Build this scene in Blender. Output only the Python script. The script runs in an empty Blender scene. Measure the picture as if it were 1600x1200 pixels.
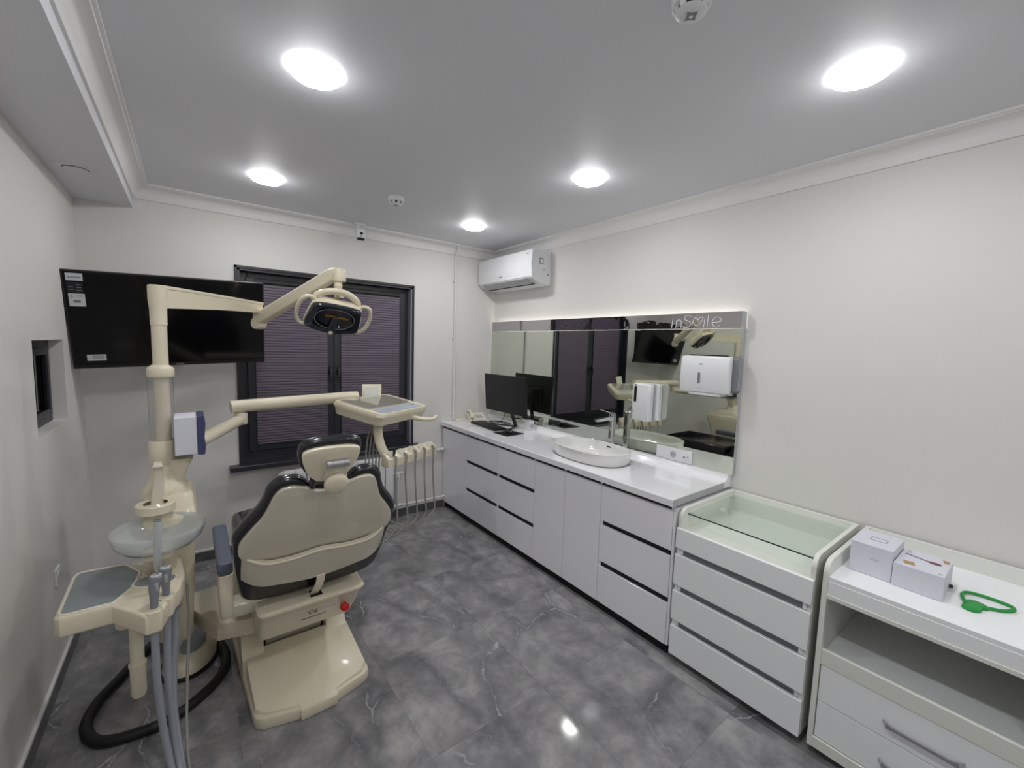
import bpy, bmesh, math, random
from mathutils import Vector, Matrix

scene = bpy.context.scene
COL = scene.collection
random.seed(7)
PI = math.pi

# ------------------------------------------------------------------ camera
FPX = 656.34                                   # focal length in pixels of the 1600-wide frame
CAM_R = Matrix(((0.79503895, -0.60577749, 0.03076837),     # right
                (-0.03048715, -0.09057125, -0.99542322),   # down
                (0.60579171, 0.79046219, -0.0904761)))     # forward
cam_data = bpy.data.cameras.new('camera')
cam_data.sensor_fit = 'HORIZONTAL'
cam_data.sensor_width = 36.0
cam_data.lens = 36.0 * FPX / 1600.0
cam_data.clip_start = 0.02
cam = bpy.data.objects.new('camera', cam_data)
COL.objects.link(cam)
r, d, f = CAM_R[0], CAM_R[1], CAM_R[2]
cam.matrix_world = Matrix(((r[0], -d[0], -f[0], 0.0),
                           (r[1], -d[1], -f[1], 0.0),
                           (r[2], -d[2], -f[2], 1.65),
                           (0, 0, 0, 1)))
scene.camera = cam

# ------------------------------------------------------------------ world, exposure
world = bpy.data.worlds.new('world')
scene.world = world
world.use_nodes = True
world.node_tree.nodes['Background'].inputs[0].default_value = (0.004, 0.005, 0.008, 1)   # night outside
world.node_tree.nodes['Background'].inputs[1].default_value = 1.0
scene.view_settings.view_transform = 'Standard'
scene.view_settings.look = 'None'
scene.view_settings.gamma = 1.0
scene.view_settings.use_curve_mapping = False
scene.view_settings.exposure = 1.9
LAMP_STRENGTH = 24.0      # emission of the ceiling lamp diffusers

# room measures in metres (camera stands at x=0, y=0)
XR, XL, YB, YF, ZC = 2.586, -0.541, 3.715, -1.6, 2.609
SOF_X, SOF_Z = -0.269, 2.46
ZCT = 0.881               # countertop

# ------------------------------------------------------------------ materials
def lin(c):
    return tuple(((v / 255.0) / 12.92 if v / 255.0 <= 0.04045 else ((v / 255.0 + 0.055) / 1.055) ** 2.4) for v in c)

def mat(name, rgb, rough=0.5, metal=0.0, coat=0.0, spec=0.5, bump=None, vary=None, emit=None, estr=0.0):
    m = bpy.data.materials.new(name)
    m.use_nodes = True
    nt = m.node_tree
    b = nt.nodes['Principled BSDF']
    c = lin(rgb) + (1,)
    b.inputs['Base Color'].default_value = c
    b.inputs['Roughness'].default_value = rough
    b.inputs['Metallic'].default_value = metal
    b.inputs['Specular IOR Level'].default_value = spec
    b.inputs['Coat Weight'].default_value = coat
    b.inputs['Coat Roughness'].default_value = 0.05
    if emit:
        b.inputs['Emission Color'].default_value = lin(emit) + (1,)
        b.inputs['Emission Strength'].default_value = estr
    tc = nt.nodes.new('ShaderNodeTexCoord')
    if vary:                                            # (scale, amount) faint tone variation
        n = nt.nodes.new('ShaderNodeTexNoise'); n.inputs['Scale'].default_value = vary[0]
        n.inputs['Detail'].default_value = 4
        nt.links.new(tc.outputs['Object'], n.inputs['Vector'])
        mx = nt.nodes.new('ShaderNodeMix'); mx.data_type = 'RGBA'
        k = vary[1]
        mx.inputs[6].default_value = tuple(v * (1 - k) for v in c[:3]) + (1,)
        mx.inputs[7].default_value = tuple(min(1, v * (1 + k)) for v in c[:3]) + (1,)
        nt.links.new(n.outputs['Fac'], mx.inputs[0])
        nt.links.new(mx.outputs[2], b.inputs['Base Color'])
    if bump:                                            # (scale, strength, distance)
        n = nt.nodes.new('ShaderNodeTexNoise'); n.inputs['Scale'].default_value = bump[0]
        n.inputs['Detail'].default_value = 3
        nt.links.new(tc.outputs['Object'], n.inputs['Vector'])
        bp_ = nt.nodes.new('ShaderNodeBump'); bp_.inputs['Strength'].default_value = bump[1]
        bp_.inputs['Distance'].default_value = bump[2]
        nt.links.new(n.outputs['Fac'], bp_.inputs['Height'])
        nt.links.new(bp_.outputs['Normal'], b.inputs['Normal'])
    return m

def glassy(name, tint, clear, rough=0.05, base=(235, 240, 240)):
    """thin see-through sheet: tinted transparency under a glossy plastic or glass surface"""
    m = bpy.data.materials.new(name); m.use_nodes = True
    nt = m.node_tree; b = nt.nodes['Principled BSDF']
    b.inputs['Base Color'].default_value = lin(base) + (1,)
    b.inputs['Roughness'].default_value = rough
    t = nt.nodes.new('ShaderNodeBsdfTransparent'); t.inputs[0].default_value = lin(tint) + (1,)
    g = nt.nodes.new('ShaderNodeBsdfGlossy'); g.inputs['Roughness'].default_value = rough
    fr = nt.nodes.new('ShaderNodeFresnel')
    ge = nt.nodes.new('ShaderNodeNewGeometry'); mr = nt.nodes.new('ShaderNodeMapRange')     # same reflectance on both sides of the thin sheet
    mr.inputs[3].default_value = 1.45; mr.inputs[4].default_value = 1 / 1.45
    nt.links.new(ge.outputs['Backfacing'], mr.inputs[0]); nt.links.new(mr.outputs[0], fr.inputs[0])
    m1 = nt.nodes.new('ShaderNodeMixShader'); m1.inputs[0].default_value = clear
    nt.links.new(b.outputs[0], m1.inputs[1]); nt.links.new(t.outputs[0], m1.inputs[2])
    m2 = nt.nodes.new('ShaderNodeMixShader')
    nt.links.new(fr.outputs[0], m2.inputs[0]); nt.links.new(m1.outputs[0], m2.inputs[1]); nt.links.new(g.outputs[0], m2.inputs[2])
    nt.links.new(m2.outputs[0], nt.nodes['Material Output'].inputs[0])
    return m

def marble(name, gain=1.0, rough=0.16, spec=0.35):
    """cloudy grey stone with smoky dark bands and broken pale cracks; every tile shows another piece of it"""
    m = bpy.data.materials.new(name); m.use_nodes = True
    nt = m.node_tree; N = nt.nodes.new; Lk = nt.links.new
    b = nt.nodes['Principled BSDF']
    def g(v): return tuple(gain * x for x in lin(v)) + (1,)
    def math_(op, a, c):
        n = N('ShaderNodeMath'); n.operation = op
        for i, v in enumerate((a, c)):
            if isinstance(v, (int, float)): n.inputs[i].default_value = v
            else: Lk(v, n.inputs[i])
        return n.outputs[0]
    def rng(src, lo, hi, o0=0.0, o1=1.0):
        n = N('ShaderNodeMapRange'); n.inputs[1].default_value = lo; n.inputs[2].default_value = hi
        n.inputs[3].default_value = o0; n.inputs[4].default_value = o1
        Lk(src, n.inputs[0]); return n.outputs[0]
    def noise(vec, scale, detail=5, rough_=0.55, dist=0.0):
        n = N('ShaderNodeTexNoise'); n.inputs['Scale'].default_value = scale; n.inputs['Detail'].default_value = detail
        n.inputs['Roughness'].default_value = rough_; n.inputs['Distortion'].default_value = dist
        Lk(vec, n.inputs['Vector']); return n
    def mix(fac, a, col):
        n = N('ShaderNodeMix'); n.data_type = 'RGBA'; Lk(fac, n.inputs[0]); Lk(a, n.inputs[6]); n.inputs[7].default_value = col
        return n.outputs[2]
    tc = N('ShaderNodeTexCoord'); oi = N('ShaderNodeObjectInfo')
    sh = math_('MULTIPLY', oi.outputs['Random'], 37.0)
    cmb = N('ShaderNodeCombineXYZ'); Lk(sh, cmb.inputs[0]); Lk(sh, cmb.inputs[1]); Lk(sh, cmb.inputs[2])
    ad = N('ShaderNodeVectorMath'); ad.operation = 'ADD'
    Lk(tc.outputs['Object'], ad.inputs[0]); Lk(cmb.outputs[0], ad.inputs[1])
    P = ad.outputs[0]
    # warped, stretched coordinates for the veins
    wn = noise(P, 3.0, 6, 0.6)
    ws = N('ShaderNodeVectorMath'); ws.operation = 'SCALE'; ws.inputs['Scale'].default_value = 0.22; Lk(wn.outputs['Color'], ws.inputs[0])
    wa = N('ShaderNodeVectorMath'); wa.operation = 'ADD'; Lk(P, wa.inputs[0]); Lk(ws.outputs[0], wa.inputs[1])
    mp = N('ShaderNodeMapping'); mp.inputs['Rotation'].default_value = (0, 0, -0.25); mp.inputs['Scale'].default_value = (2.5, 0.95, 1)
    Lk(wa.outputs[0], mp.inputs[0])
    # clouds
    n1 = noise(P, 6.0, 12, 0.66, 0.25)
    r1 = N('ShaderNodeValToRGB'); cr = r1.color_ramp
    cr.elements[0].position = 0.30; cr.elements[0].color = g((100, 100, 104))
    cr.elements[1].position = 0.70; cr.elements[1].color = g((154, 153, 153))
    e = cr.elements.new(0.5); e.color = g((127, 126, 128))
    Lk(n1.outputs['Fac'], r1.inputs[0])
    col = r1.outputs[0]
    vo = N('ShaderNodeTexVoronoi'); vo.feature = 'DISTANCE_TO_EDGE'; vo.inputs['Scale'].default_value = 1.25
    Lk(mp.outputs[0], vo.inputs['Vector'])
    d_ = vo.outputs['Distance']
    k1 = noise(P, 2.3, 3)
    k2 = noise(mp.outputs[0], 1.7, 4)
    smoke = math_('MULTIPLY', rng(d_, 0.0, 0.11, 1.0, 0.0), rng(k1.outputs['Fac'], 0.40, 0.56))
    col = mix(math_('MULTIPLY', smoke, 0.65), col, g((80, 82, 88)))
    crack = math_('MULTIPLY', rng(d_, 0.0, 0.010, 1.0, 0.0), rng(k2.outputs['Fac'], 0.52, 0.62))
    col = mix(math_('MULTIPLY', crack, 0.55), col, g((205, 205, 203)))
    # hair cracks
    vo2 = N('ShaderNodeTexVoronoi'); vo2.feature = 'DISTANCE_TO_EDGE'; vo2.inputs['Scale'].default_value = 2.6
    Lk(wa.outputs[0], vo2.inputs['Vector'])
    hair = math_('MULTIPLY', rng(vo2.outputs['Distance'], 0.0, 0.008, 1.0, 0.0), rng(k1.outputs['Fac'], 0.50, 0.60))
    col = mix(math_('MULTIPLY', hair, 0.22), col, g((172, 172, 172)))
    Lk(col, b.inputs['Base Color'])
    b.inputs['Roughness'].default_value = rough
    b.inputs['Specular IOR Level'].default_value = spec
    return m

M = {}
M['wall'] = mat('wall_paint', (222, 220, 217), 0.62, bump=(220, 0.08, 0.002), vary=(2.0, 0.015))
M['ceil'] = mat('ceiling_paint', (225, 226, 231), 0.55)
M['cornice'] = mat('cornice_paint', (234, 233, 232), 0.5)
M['marble'] = marble('grey_marble_tile', 1.2, 0.07)
M['skirt'] = marble('dark_marble_skirting', 0.6, 0.3)
M['grout'] = mat('grout', (136, 136, 136), 0.8)
M['white_trim'] = mat('white_trim', (225, 225, 224), 0.4)
M['cream'] = mat('cream_plastic', (224, 215, 192), 0.32, coat=0.12, vary=(3.0, 0.02))
M['cream2'] = mat('cream_shell', (206, 200, 182), 0.2, coat=0.25)
M['cream3'] = mat('pale_cream', (226, 220, 202), 0.3)
M['uphol'] = mat('black_upholstery', (30, 29, 33), 0.22, coat=0.25, bump=(160, 0.05, 0.001))
M['greyblue'] = mat('blue_grey_vinyl', (92, 98, 114), 0.45)
M['anthra'] = mat('anthracite_frame', (44, 45, 52), 0.38)
M['anthra_lit'] = mat('anthracite_lit_side', (128, 129, 138), 0.5)  # same anthracite, lightened: lamplight on the right lining is put into the colour
M['dark'] = mat('near_black_plastic', (22, 22, 25), 0.35)
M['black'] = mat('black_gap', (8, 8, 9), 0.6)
M['pane'] = mat('night_pane', (10, 11, 14), 0.06)
M['slat'] = mat('purple_grey_slat', (98, 87, 102), 0.5)
M['screen'] = mat('black_screen', (9, 10, 12), 0.12, spec=0.4)
M['monitor'] = mat('monitor_black', (24, 25, 28), 0.4)
M['white'] = mat('white_plastic', (226, 227, 230), 0.3)
M['lacquer'] = mat('white_lacquer', (246, 246, 251), 0.12, coat=0.4)
M['lamin'] = mat('white_laminate', (243, 246, 248), 0.35)
M['edge'] = mat('greenish_edge_band', (228, 230, 223), 0.4)
M['counter'] = mat('white_solid_surface', (242, 242, 246), 0.1, coat=0.5)
M['ceramic'] = mat('white_ceramic', (226, 226, 224), 0.07, coat=0.5)
M['chrome'] = mat('chrome', (215, 218, 222), 0.08, metal=1.0)
M['steel'] = mat('brushed_steel', (196, 196, 198), 0.3, metal=1.0)
M['mirror'] = mat('mirror_silver', (214, 219, 208), 0.0, metal=1.0)
M['mirrorbox'] = mat('wavy_chrome_sheet', (190, 188, 190), 0.03, metal=1.0, bump=(5.0, 0.12, 0.02))
M['grey'] = mat('grey_plastic', (128, 130, 136), 0.4)
M['lgrey'] = mat('light_grey_plastic', (176, 178, 182), 0.4)
M['panelgrey'] = mat('grey_tray_mat', (136, 144, 146), 0.45)
M['hose'] = mat('grey_rubber_hose', (146, 150, 159), 0.5)
M['hose2'] = mat('taupe_hose', (150, 147, 142), 0.5)
M['blackhose'] = mat('black_ribbed_hose', (18, 18, 20), 0.5)
M['navy'] = mat('navy_plastic', (62, 66, 104), 0.45)
M['boxwhite'] = mat('white_card', (216, 218, 228), 0.5)
M['red'] = mat('red_plastic', (190, 30, 26), 0.35)
M['green'] = mat('green_rubber', (22, 150, 62), 0.45)
M['tan'] = mat('tan_print', (180, 140, 96), 0.6)
M['brown'] = mat('brown_print', (120, 72, 66), 0.6)
M['ink'] = mat('grey_ink', (120, 120, 124), 0.6)
M['ink_dark'] = mat('dark_ink', (40, 40, 44), 0.6)
M['paper'] = mat('paper_white', (198, 202, 204), 0.6)
M['lens'] = mat('lamp_visor', (40, 44, 52), 0.08, coat=0.5)
M['reflector'] = mat('lamp_reflector', (12, 11, 11), 0.1, metal=0.0)
M['amber'] = mat('amber_bulb_glass', (120, 80, 26), 0.2)
M['glass'] = glassy('clear_glass', (251, 254, 252), 0.99, 0.01)
M['glassedge'] = mat('green_glass_edge', (24, 62, 50), 0.1)
M['acryl'] = glassy('clear_acrylic', (244, 244, 242), 0.9, 0.06)
M['frost'] = glassy('frosted_bowl', (245, 247, 247), 0.60, 0.12, (228, 231, 231))
M['lamp'] = mat('lamp_diffuser', (255, 255, 255), 0.5, emit=(255, 255, 255), estr=LAMP_STRENGTH)
M['lampside'] = mat('lamp_side_ring', (235, 235, 235), 0.5, emit=(255, 255, 255), estr=LAMP_STRENGTH * 0.12)
M['led'] = mat('led_strip', (255, 255, 255), 0.5, emit=(255, 250, 240), estr=3.0)
M['letter'] = mat('letter_white', (236, 238, 242), 0.4, emit=(236, 238, 245), estr=0.06)
M['lightpanel'] = mat('film_viewer_panel', (212, 216, 210), 0.35)
M['panelblue'] = mat('control_panel', (168, 178, 190), 0.35)

# ------------------------------------------------------------------ mesh helpers
def obj(name, bm, material, parent=None, smooth=None):
    me = bpy.data.meshes.new(name)
    bmesh.ops.recalc_face_normals(bm, faces=bm.faces[:])
    bm.to_mesh(me); bm.free()
    me.materials.append(material)
    if smooth is not None:
        for p in me.polygons: p.use_smooth = True
        me.set_sharp_from_angle(angle=math.radians(smooth))
    o = bpy.data.objects.new(name, me)
    COL.objects.link(o)
    if parent is not None:
        put(o, parent)
    return o

def put(o, parent):
    o.parent = parent
    # every mesh is built in room coordinates: cancel the parent's own placement
    mw = Matrix.Identity(4)
    p = parent
    chain = []
    while p is not None:
        chain.append(p); p = p.parent
    for p in reversed(chain):
        mw = mw @ p.matrix_parent_inverse @ p.matrix_basis
    o.matrix_parent_inverse = mw.inverted()

def thing(name, label, cat, loc, group=None, kind=None):
    o = bpy.data.objects.new(name, None)
    COL.objects.link(o)
    o.empty_display_size = 0.05
    o.location = loc
    tag(o, label, cat, group, kind)
    return o

def tag(o, label, cat, group=None, kind=None):
    o['label'] = label; o['category'] = cat
    if group: o['group'] = group
    if kind: o['kind'] = kind
    return o

def bevel(bm, w, seg=2, edges=None):
    if w > 0:
        bmesh.ops.bevel(bm, geom=edges if edges is not None else bm.edges[:], offset=w, segments=seg, profile=0.5, affect='EDGES', clamp_overlap=True)

def box(x0, x1, y0, y1, z0, z1, bv=0.0, seg=2, bm=None):
    b = bmesh.new()
    bmesh.ops.create_cube(b, size=1.0)
    bmesh.ops.scale(b, vec=(abs(x1 - x0), abs(y1 - y0), abs(z1 - z0)), verts=b.verts)
    bmesh.ops.translate(b, vec=((x0 + x1) / 2, (y0 + y1) / 2, (z0 + z1) / 2), verts=b.verts)
    bevel(b, bv, seg)
    return join(bm, b)

def join(bm, b):
    if bm is None:
        return b
    me = bpy.data.meshes.new('tmp'); b.to_mesh(me); b.free()
    bm.from_mesh(me); bpy.data.meshes.remove(me)
    return bm

def xform(bm, m):
    bmesh.ops.transform(bm, matrix=m, verts=bm.verts)
    return bm

def frame(o, ex, ey, ez):
    ex, ey, ez = Vector(ex), Vector(ey), Vector(ez)
    return Matrix(((ex[0], ey[0], ez[0], o[0]), (ex[1], ey[1], ez[1], o[1]), (ex[2], ey[2], ez[2], o[2]), (0, 0, 0, 1)))

def prism(pts, z0, z1, bv=0.0, seg=2, m=None, bm=None):
    """2-D outline extruded from z0 to z1, then placed by matrix m"""
    b = bmesh.new()
    vs = [b.verts.new((p[0], p[1], z0)) for p in pts]
    fc = b.faces.new(vs)
    ret = bmesh.ops.extrude_face_region(b, geom=[fc])
    up = [v for v in ret['geom'] if isinstance(v, bmesh.types.BMVert)]
    bmesh.ops.translate(b, vec=(0, 0, z1 - z0), verts=up)
    bmesh.ops.recalc_face_normals(b, faces=b.faces[:])
    if bv > 0:
        es = [e for e in b.edges if abs(e.verts[0].co.z - e.verts[1].co.z) < 1e-9]
        bevel(b, bv, seg, es)
    if m is not None: xform(b, m)
    return join(bm, b)

def smooth_path(pts, n=8, closed=False):
    P = [Vector(p) for p in pts]; out = []
    k = len(P)
    rng = range(k if closed else k - 1)
    for i in rng:
        p1, p2 = P[i], P[(i + 1) % k]
        p0 = P[(i - 1) % k] if (closed or i > 0) else p1 * 2 - p2
        p3 = P[(i + 2) % k] if (closed or i + 2 < k) else p2 * 2 - p1
        for j in range(n):
            t = j / n
            out.append(0.5 * ((2 * p1) + (p2 - p0) * t + (2 * p0 - 5 * p1 + 4 * p2 - p3) * t * t + (3 * p1 - p0 - 3 * p2 + p3) * t ** 3))
    if not closed: out.append(P[-1])
    return out

def smooth2(pts, n=6, closed=True):
    return [(p[0], p[1]) for p in smooth_path([(a, b, 0) for a, b in pts], n, closed)]

def tube(pts, rad, seg=12, closed=False, bm=None, caps=True, flat=1.0):
    """tube along a poly-line; rad may be a list; flat squashes the second axis"""
    P = [Vector(p) for p in pts]; k = len(P)
    R_ = rad if isinstance(rad, (list, tuple)) else [rad] * k
    b = bm if bm is not None else bmesh.new()
    rings = []; prev = None
    for i in range(k):
        if closed: t = P[(i + 1) % k] - P[(i - 1) % k]
        else: t = P[min(i + 1, k - 1)] - P[max(i - 1, 0)]
        if t.length < 1e-9: t = Vector((0, 0, 1))
        t.normalize()
        if prev is None:
            a = Vector((0, 0, 1)) if abs(t.z) < 0.9 else Vector((1, 0, 0))
            u = t.cross(a).normalized()
        else:
            u = (prev - t * prev.dot(t)).normalized()
        prev = u
        v = t.cross(u)
        rings.append([b.verts.new(P[i] + (u * math.cos(2 * PI * j / seg) + v * math.sin(2 * PI * j / seg) * flat) * R_[i]) for j in range(seg)])
    for i in range(k if closed else k - 1):
        A, B = rings[i], rings[(i + 1) % k]
        for j in range(seg):
            b.faces.new((A[j], A[(j + 1) % seg], B[(j + 1) % seg], B[j]))
    if not closed and caps:
        b.faces.new(rings[0][::-1]); b.faces.new(rings[-1])
    return b

def lathe(prof, m=None, seg=32, bm=None, a0=0.0, a1=2 * PI):
    """profile of (radius, height) turned around local z"""
    b = bmesh.new(); rings = []
    full = abs(a1 - a0 - 2 * PI) < 1e-6
    ns = seg if full else seg + 1
    for rr, zz in prof:
        if rr < 1e-6: rings.append([b.verts.new((0, 0, zz))])
        else: rings.append([b.verts.new((rr * math.cos(a0 + (a1 - a0) * j / seg), rr * math.sin(a0 + (a1 - a0) * j / seg), zz)) for j in range(ns)])
    for A, B in zip(rings, rings[1:]):
        n = max(len(A), len(B))
        for j in range(seg):
            j2 = (j + 1) % n if full else j + 1
            if len(A) == 1 and len(B) == 1: continue
            if len(A) == 1: b.faces.new((A[0], B[j2], B[j]))
            elif len(B) == 1: b.faces.new((A[j], A[j2], B[0]))
            else: b.faces.new((A[j], A[j2], B[j2], B[j]))
    if m is not None: xform(b, m)
    return join(bm, b)

def rrect(x0, x1, y0, y1, rad, n=5):
    """rounded rectangle outline with 4*(n+1) points"""
    rad = min(rad, abs(x1 - x0) / 2 * 0.999, abs(y1 - y0) / 2 * 0.999); out = []
    for cx, cy, a in ((x1 - rad, y1 - rad, 0), (x0 + rad, y1 - rad, PI / 2), (x0 + rad, y0 + rad, PI), (x1 - rad, y0 + rad, 1.5 * PI)):
        for i in range(n + 1):
            t = a + PI / 2 * i / n
            out.append((cx + rad * math.cos(t), cy + rad * math.sin(t)))
    return out

def loft(rings, bm=None, cap0=True, cap1=True):
    """rings: lists of 3-D points with the same count"""
    b = bm if bm is not None else bmesh.new()
    V = [[b.verts.new(p) for p in ring] for ring in rings]
    n = len(V[0])
    for A, B in zip(V, V[1:]):
        for j in range(n):
            b.faces.new((A[j], A[(j + 1) % n], B[(j + 1) % n], B[j]))
    if cap0: b.faces.new(V[0][::-1])
    if cap1: b.faces.new(V[-1])
    return b

def loft_rr(levels, rad=0.03, n=5):
    """levels: (z, x0, x1, y0, y1[, radius])"""
    return loft([[(p[0], p[1], L[0]) for p in rrect(L[1], L[2], L[3], L[4], L[5] if len(L) > 5 else rad, n)] for L in levels])

def text_mesh(body, size, m, extrude=0.0005):
    cu = bpy.data.curves.new('lettering', 'FONT')
    cu.body = body; cu.size = size; cu.extrude = extrude; cu.align_x = 'CENTER'; cu.align_y = 'CENTER'
    cu.resolution_u = 3
    to = bpy.data.objects.new('lettering', cu); COL.objects.link(to)
    dg = bpy.context.evaluated_depsgraph_get(); dg.update()
    me = bpy.data.meshes.new_from_object(to.evaluated_get(dg))
    bpy.data.objects.remove(to); bpy.data.curves.remove(cu)
    b = bmesh.new(); b.from_mesh(me); bpy.data.meshes.remove(me)
    xform(b, m)
    return b

def copy_tree(o, parent=None):
    c = o.copy(); COL.objects.link(c)
    if parent is not None: c.parent = parent
    for ch in o.children: copy_tree(ch, c)
    return c

# ================================================================== the room
fl = obj('floor', box(XL - .2, XR + .2, YF - .2, YB + .3, -0.03, -0.0012), M['grout'])
tag(fl, 'grey veined marble tile floor with thin joints', 'floor', kind='structure')
T = 0.6
xs = [XL] + [0.115 + T * k for k in range(-1, 5) if XL < 0.115 + T * k < XR] + [XR]
ys = [YF] + [1.38 + T * k for k in range(-5, 5) if YF < 1.38 + T * k < YB] + [YB]
tile_cache = {}
for i in range(len(xs) - 1):
    for j in range(len(ys) - 1):
        w, h = round(xs[i + 1] - xs[i], 3), round(ys[j + 1] - ys[j], 3)
        if (w, h) not in tile_cache:
            o = obj('floor_tile', box(-w / 2 + .0004, w / 2 - .0004, -h / 2 + .0004, h / 2 - .0004, -0.0085, 0), M['marble'])
            tile_cache[(w, h)] = o.data
        else:
            o = bpy.data.objects.new('floor_tile', tile_cache[(w, h)]); COL.objects.link(o)
        o.parent = fl
        o.location = ((xs[i] + xs[i + 1]) / 2, (ys[j] + ys[j + 1]) / 2, 0)

WX0, WX1, WZ0, WZ1 = 0.280, 1.655, 0.69, 2.163      # window opening in the back wall
bm = box(XL - .2, WX0, YB, YB + .25, 0, ZC)
box(WX1, XR + .2, YB, YB + .25, 0, ZC, bm=bm)
box(WX0, WX1, YB, YB + .25, 0, WZ0, bm=bm); box(WX0, WX1, YB, YB + .25, WZ1, ZC, bm=bm)
tag(obj('wall_back', bm, M['wall']), 'off-white painted wall around the dark window', 'wall', kind='structure')
NY0, NY1, NZ0, NZ1 = 2.686, 3.246, 1.18, 1.61       # little window niche in the left wall
bm = box(XL - .2, XL, YF - .2, NY0, 0, ZC)
box(XL - .2, XL, NY1, YB, 0, ZC, bm=bm); box(XL - .2, XL, NY0, NY1, 0, NZ0, bm=bm); box(XL - .2, XL, NY0, NY1, NZ1, ZC, bm=bm)
tag(obj('wall_left', bm, M['wall']), 'off-white painted wall with the small recessed window', 'wall', kind='structure')
tag(obj('wall_right', box(XR, XR + .2, YF - .2, YB, 0, ZC), M['wall']), 'off-white painted wall behind the long mirror', 'wall', kind='structure')
tag(obj('wall_front', box(XL, XR, YF - .2, YF, 0, ZC), M['wall']), 'off-white painted wall behind the viewer', 'wall', kind='structure')
tag(obj('ceiling', box(XL - .2, XR + .2, YF - .2, YB + .25, ZC, ZC + .12), M['ceil']), 'matt pale grey ceiling with round lamps', 'ceiling', kind='structure')
tag(obj('trim_1', box(XL, SOF_X, YF, YB, SOF_Z, ZC), M['ceil']), 'lowered boxed-in ceiling edge along the left wall', 'soffit', kind='structure')
# crown moulding, one mitred ring
CP, CE = 0.0836, 0.0882
prof = [(0.0, 0.0), (CP, 0.0), (CP, -0.010), (CP - 0.012, -0.0125), (CP - 0.014, -0.016)]
for k in range(9):
    a = PI / 2 * k / 8
    prof.append((0.016 + (CP - 0.031) * (1 - math.sin(a)), -0.016 - (CE - 0.034) * (1 - math.cos(a))))
prof += [(0.014, -CE + 0.012), (0.010, -CE), (0.0, -CE)]
rings = [[(SOF_X + p, YF + p, ZC + q), (XR - p, YF + p, ZC + q), (XR - p, YB - p, ZC + q), (SOF_X + p, YB - p, ZC + q)] for p, q in prof]
tag(obj('trim_2', loft(rings, cap0=False, cap1=False), M['cornice'], smooth=40), 'white cove crown moulding running round the ceiling', 'moulding', kind='structure')
# skirting: dark marble strip with a thin white cap
def skirting(name, label, x0, x1, y0, y1):
    o = obj(name, box(x0, x1, y0, y1, 0, 0.072, 0.001, 1), M['skirt'])
    tag(o, label, 'baseboard', kind='structure')
    obj('cap_strip', box(x0, x1, y0, y1, 0.072, 0.085, 0.001, 1), M['white_trim'], o)
skirting('baseboard_left', 'dark marble skirting with white cap strip under the socket wall', XL, XL + .012, YF, YB)
skirting('baseboard_back', 'dark marble skirting with white cap strip below the window', XL + .012, 2.0, YB - .012, YB)
skirting('baseboard_right', 'dark marble skirting with white cap strip behind the drawer carts', XR - .012, XR, YF, 1.16)
skirting('baseboard_front', 'dark marble skirting with white cap strip behind the viewer', XL + .012, XR - .012, YF, YF + .012)

# ------------------------------------------------------------------ big window
yw = YB + 0.075                                     # face of the frame
win = obj('window_1', box(WX0, WX1, yw, yw + .05, WZ0, WZ1), M['pane'])
tag(win, 'wide anthracite two-sash window with dark night panes', 'window', kind='structure')
win.name = 'window_1'
# reveal lining boards with a narrow face edge
obj('lining', box(WX1 - .022, WX1, YB - .004, yw, WZ0, WZ1), M['anthra_lit'], win)
obj('lining', box(WX0, WX0 + .022, YB - .004, yw, WZ0, WZ1), M['anthra'], win)
obj('lining', box(WX0, WX1, YB - .004, yw, WZ1 - .022, WZ1), M['anthra'], win)
obj('face_edge', box(WX1 - .006, WX1 + .012, YB - .012, YB - .002, WZ0, WZ1 + .012, .001, 1), M['anthra'], win)
obj('face_edge', box(WX0 - .012, WX0 + .006, YB - .012, YB - .002, WZ0, WZ1 + .012, .001, 1), M['anthra'], win)
obj('face_edge', box(WX0 - .012, WX1 + .012, YB - .012, YB - .002, WZ1 - .006, WZ1 + .012, .001, 1), M['anthra'], win)
fx0, fx1, fz0, fz1 = WX0 + .022, WX1 - .022, WZ0 + .02, WZ1 - .022
bm = box(fx0, fx0 + .05, yw - .012, yw, fz0, fz1, .003, 1); box(fx1 - .05, fx1, yw - .012, yw, fz0, fz1, .003, 1, bm)
box(fx0 + .05, fx1 - .05, yw - .012, yw, fz1 - .055, fz1, .003, 1, bm); box(fx0 + .05, fx1 - .05, yw - .012, yw, fz0, fz0 + .075, .003, 1, bm)
obj('frame', bm, M['anthra'], win)
mid = (fx0 + fx1) / 2
sx = [(fx0 + .038, mid), (mid, fx1 - .038)]
for k, (a, b_) in enumerate(sx):
    z0, z1 = fz0 + .06, fz1 - .04
    bm = box(a, a + .062, yw - .03, yw - .0125, z0, z1, .004, 1); box(b_ - .062, b_, yw - .03, yw - .0125, z0, z1, .004, 1, bm)
    box(a + .062, b_ - .062, yw - .03, yw - .0125, z1 - .065, z1, .004, 1, bm); box(a + .062, b_ - .062, yw - .03, yw - .0125, z0, z0 + .065, .004, 1, bm)
    s = obj('sash', bm, M['anthra'], win)
    hx = mid - .032 if k == 0 else mid + .032
    hb = box(hx - .013, hx + .013, yw - .036, yw - .028, 1.36, 1.43, .003, 1)
    tube([(hx, yw - .036, 1.40), (hx, yw - .06, 1.40), (hx, yw - .065, 1.39), (hx, yw - .068, 1.30)], .0085, 8, bm=hb)
    obj('handle', hb, M['dark'], s, smooth=40)
obj('sill', box(0.205, 1.72, YB - .085, YB, 0.655, 0.692, .003, 1), M['anthra'], win)
obj('inner_sill', box(WX0, WX1, YB, yw + .01, WZ0, .712), M['anthra'], win)
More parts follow.
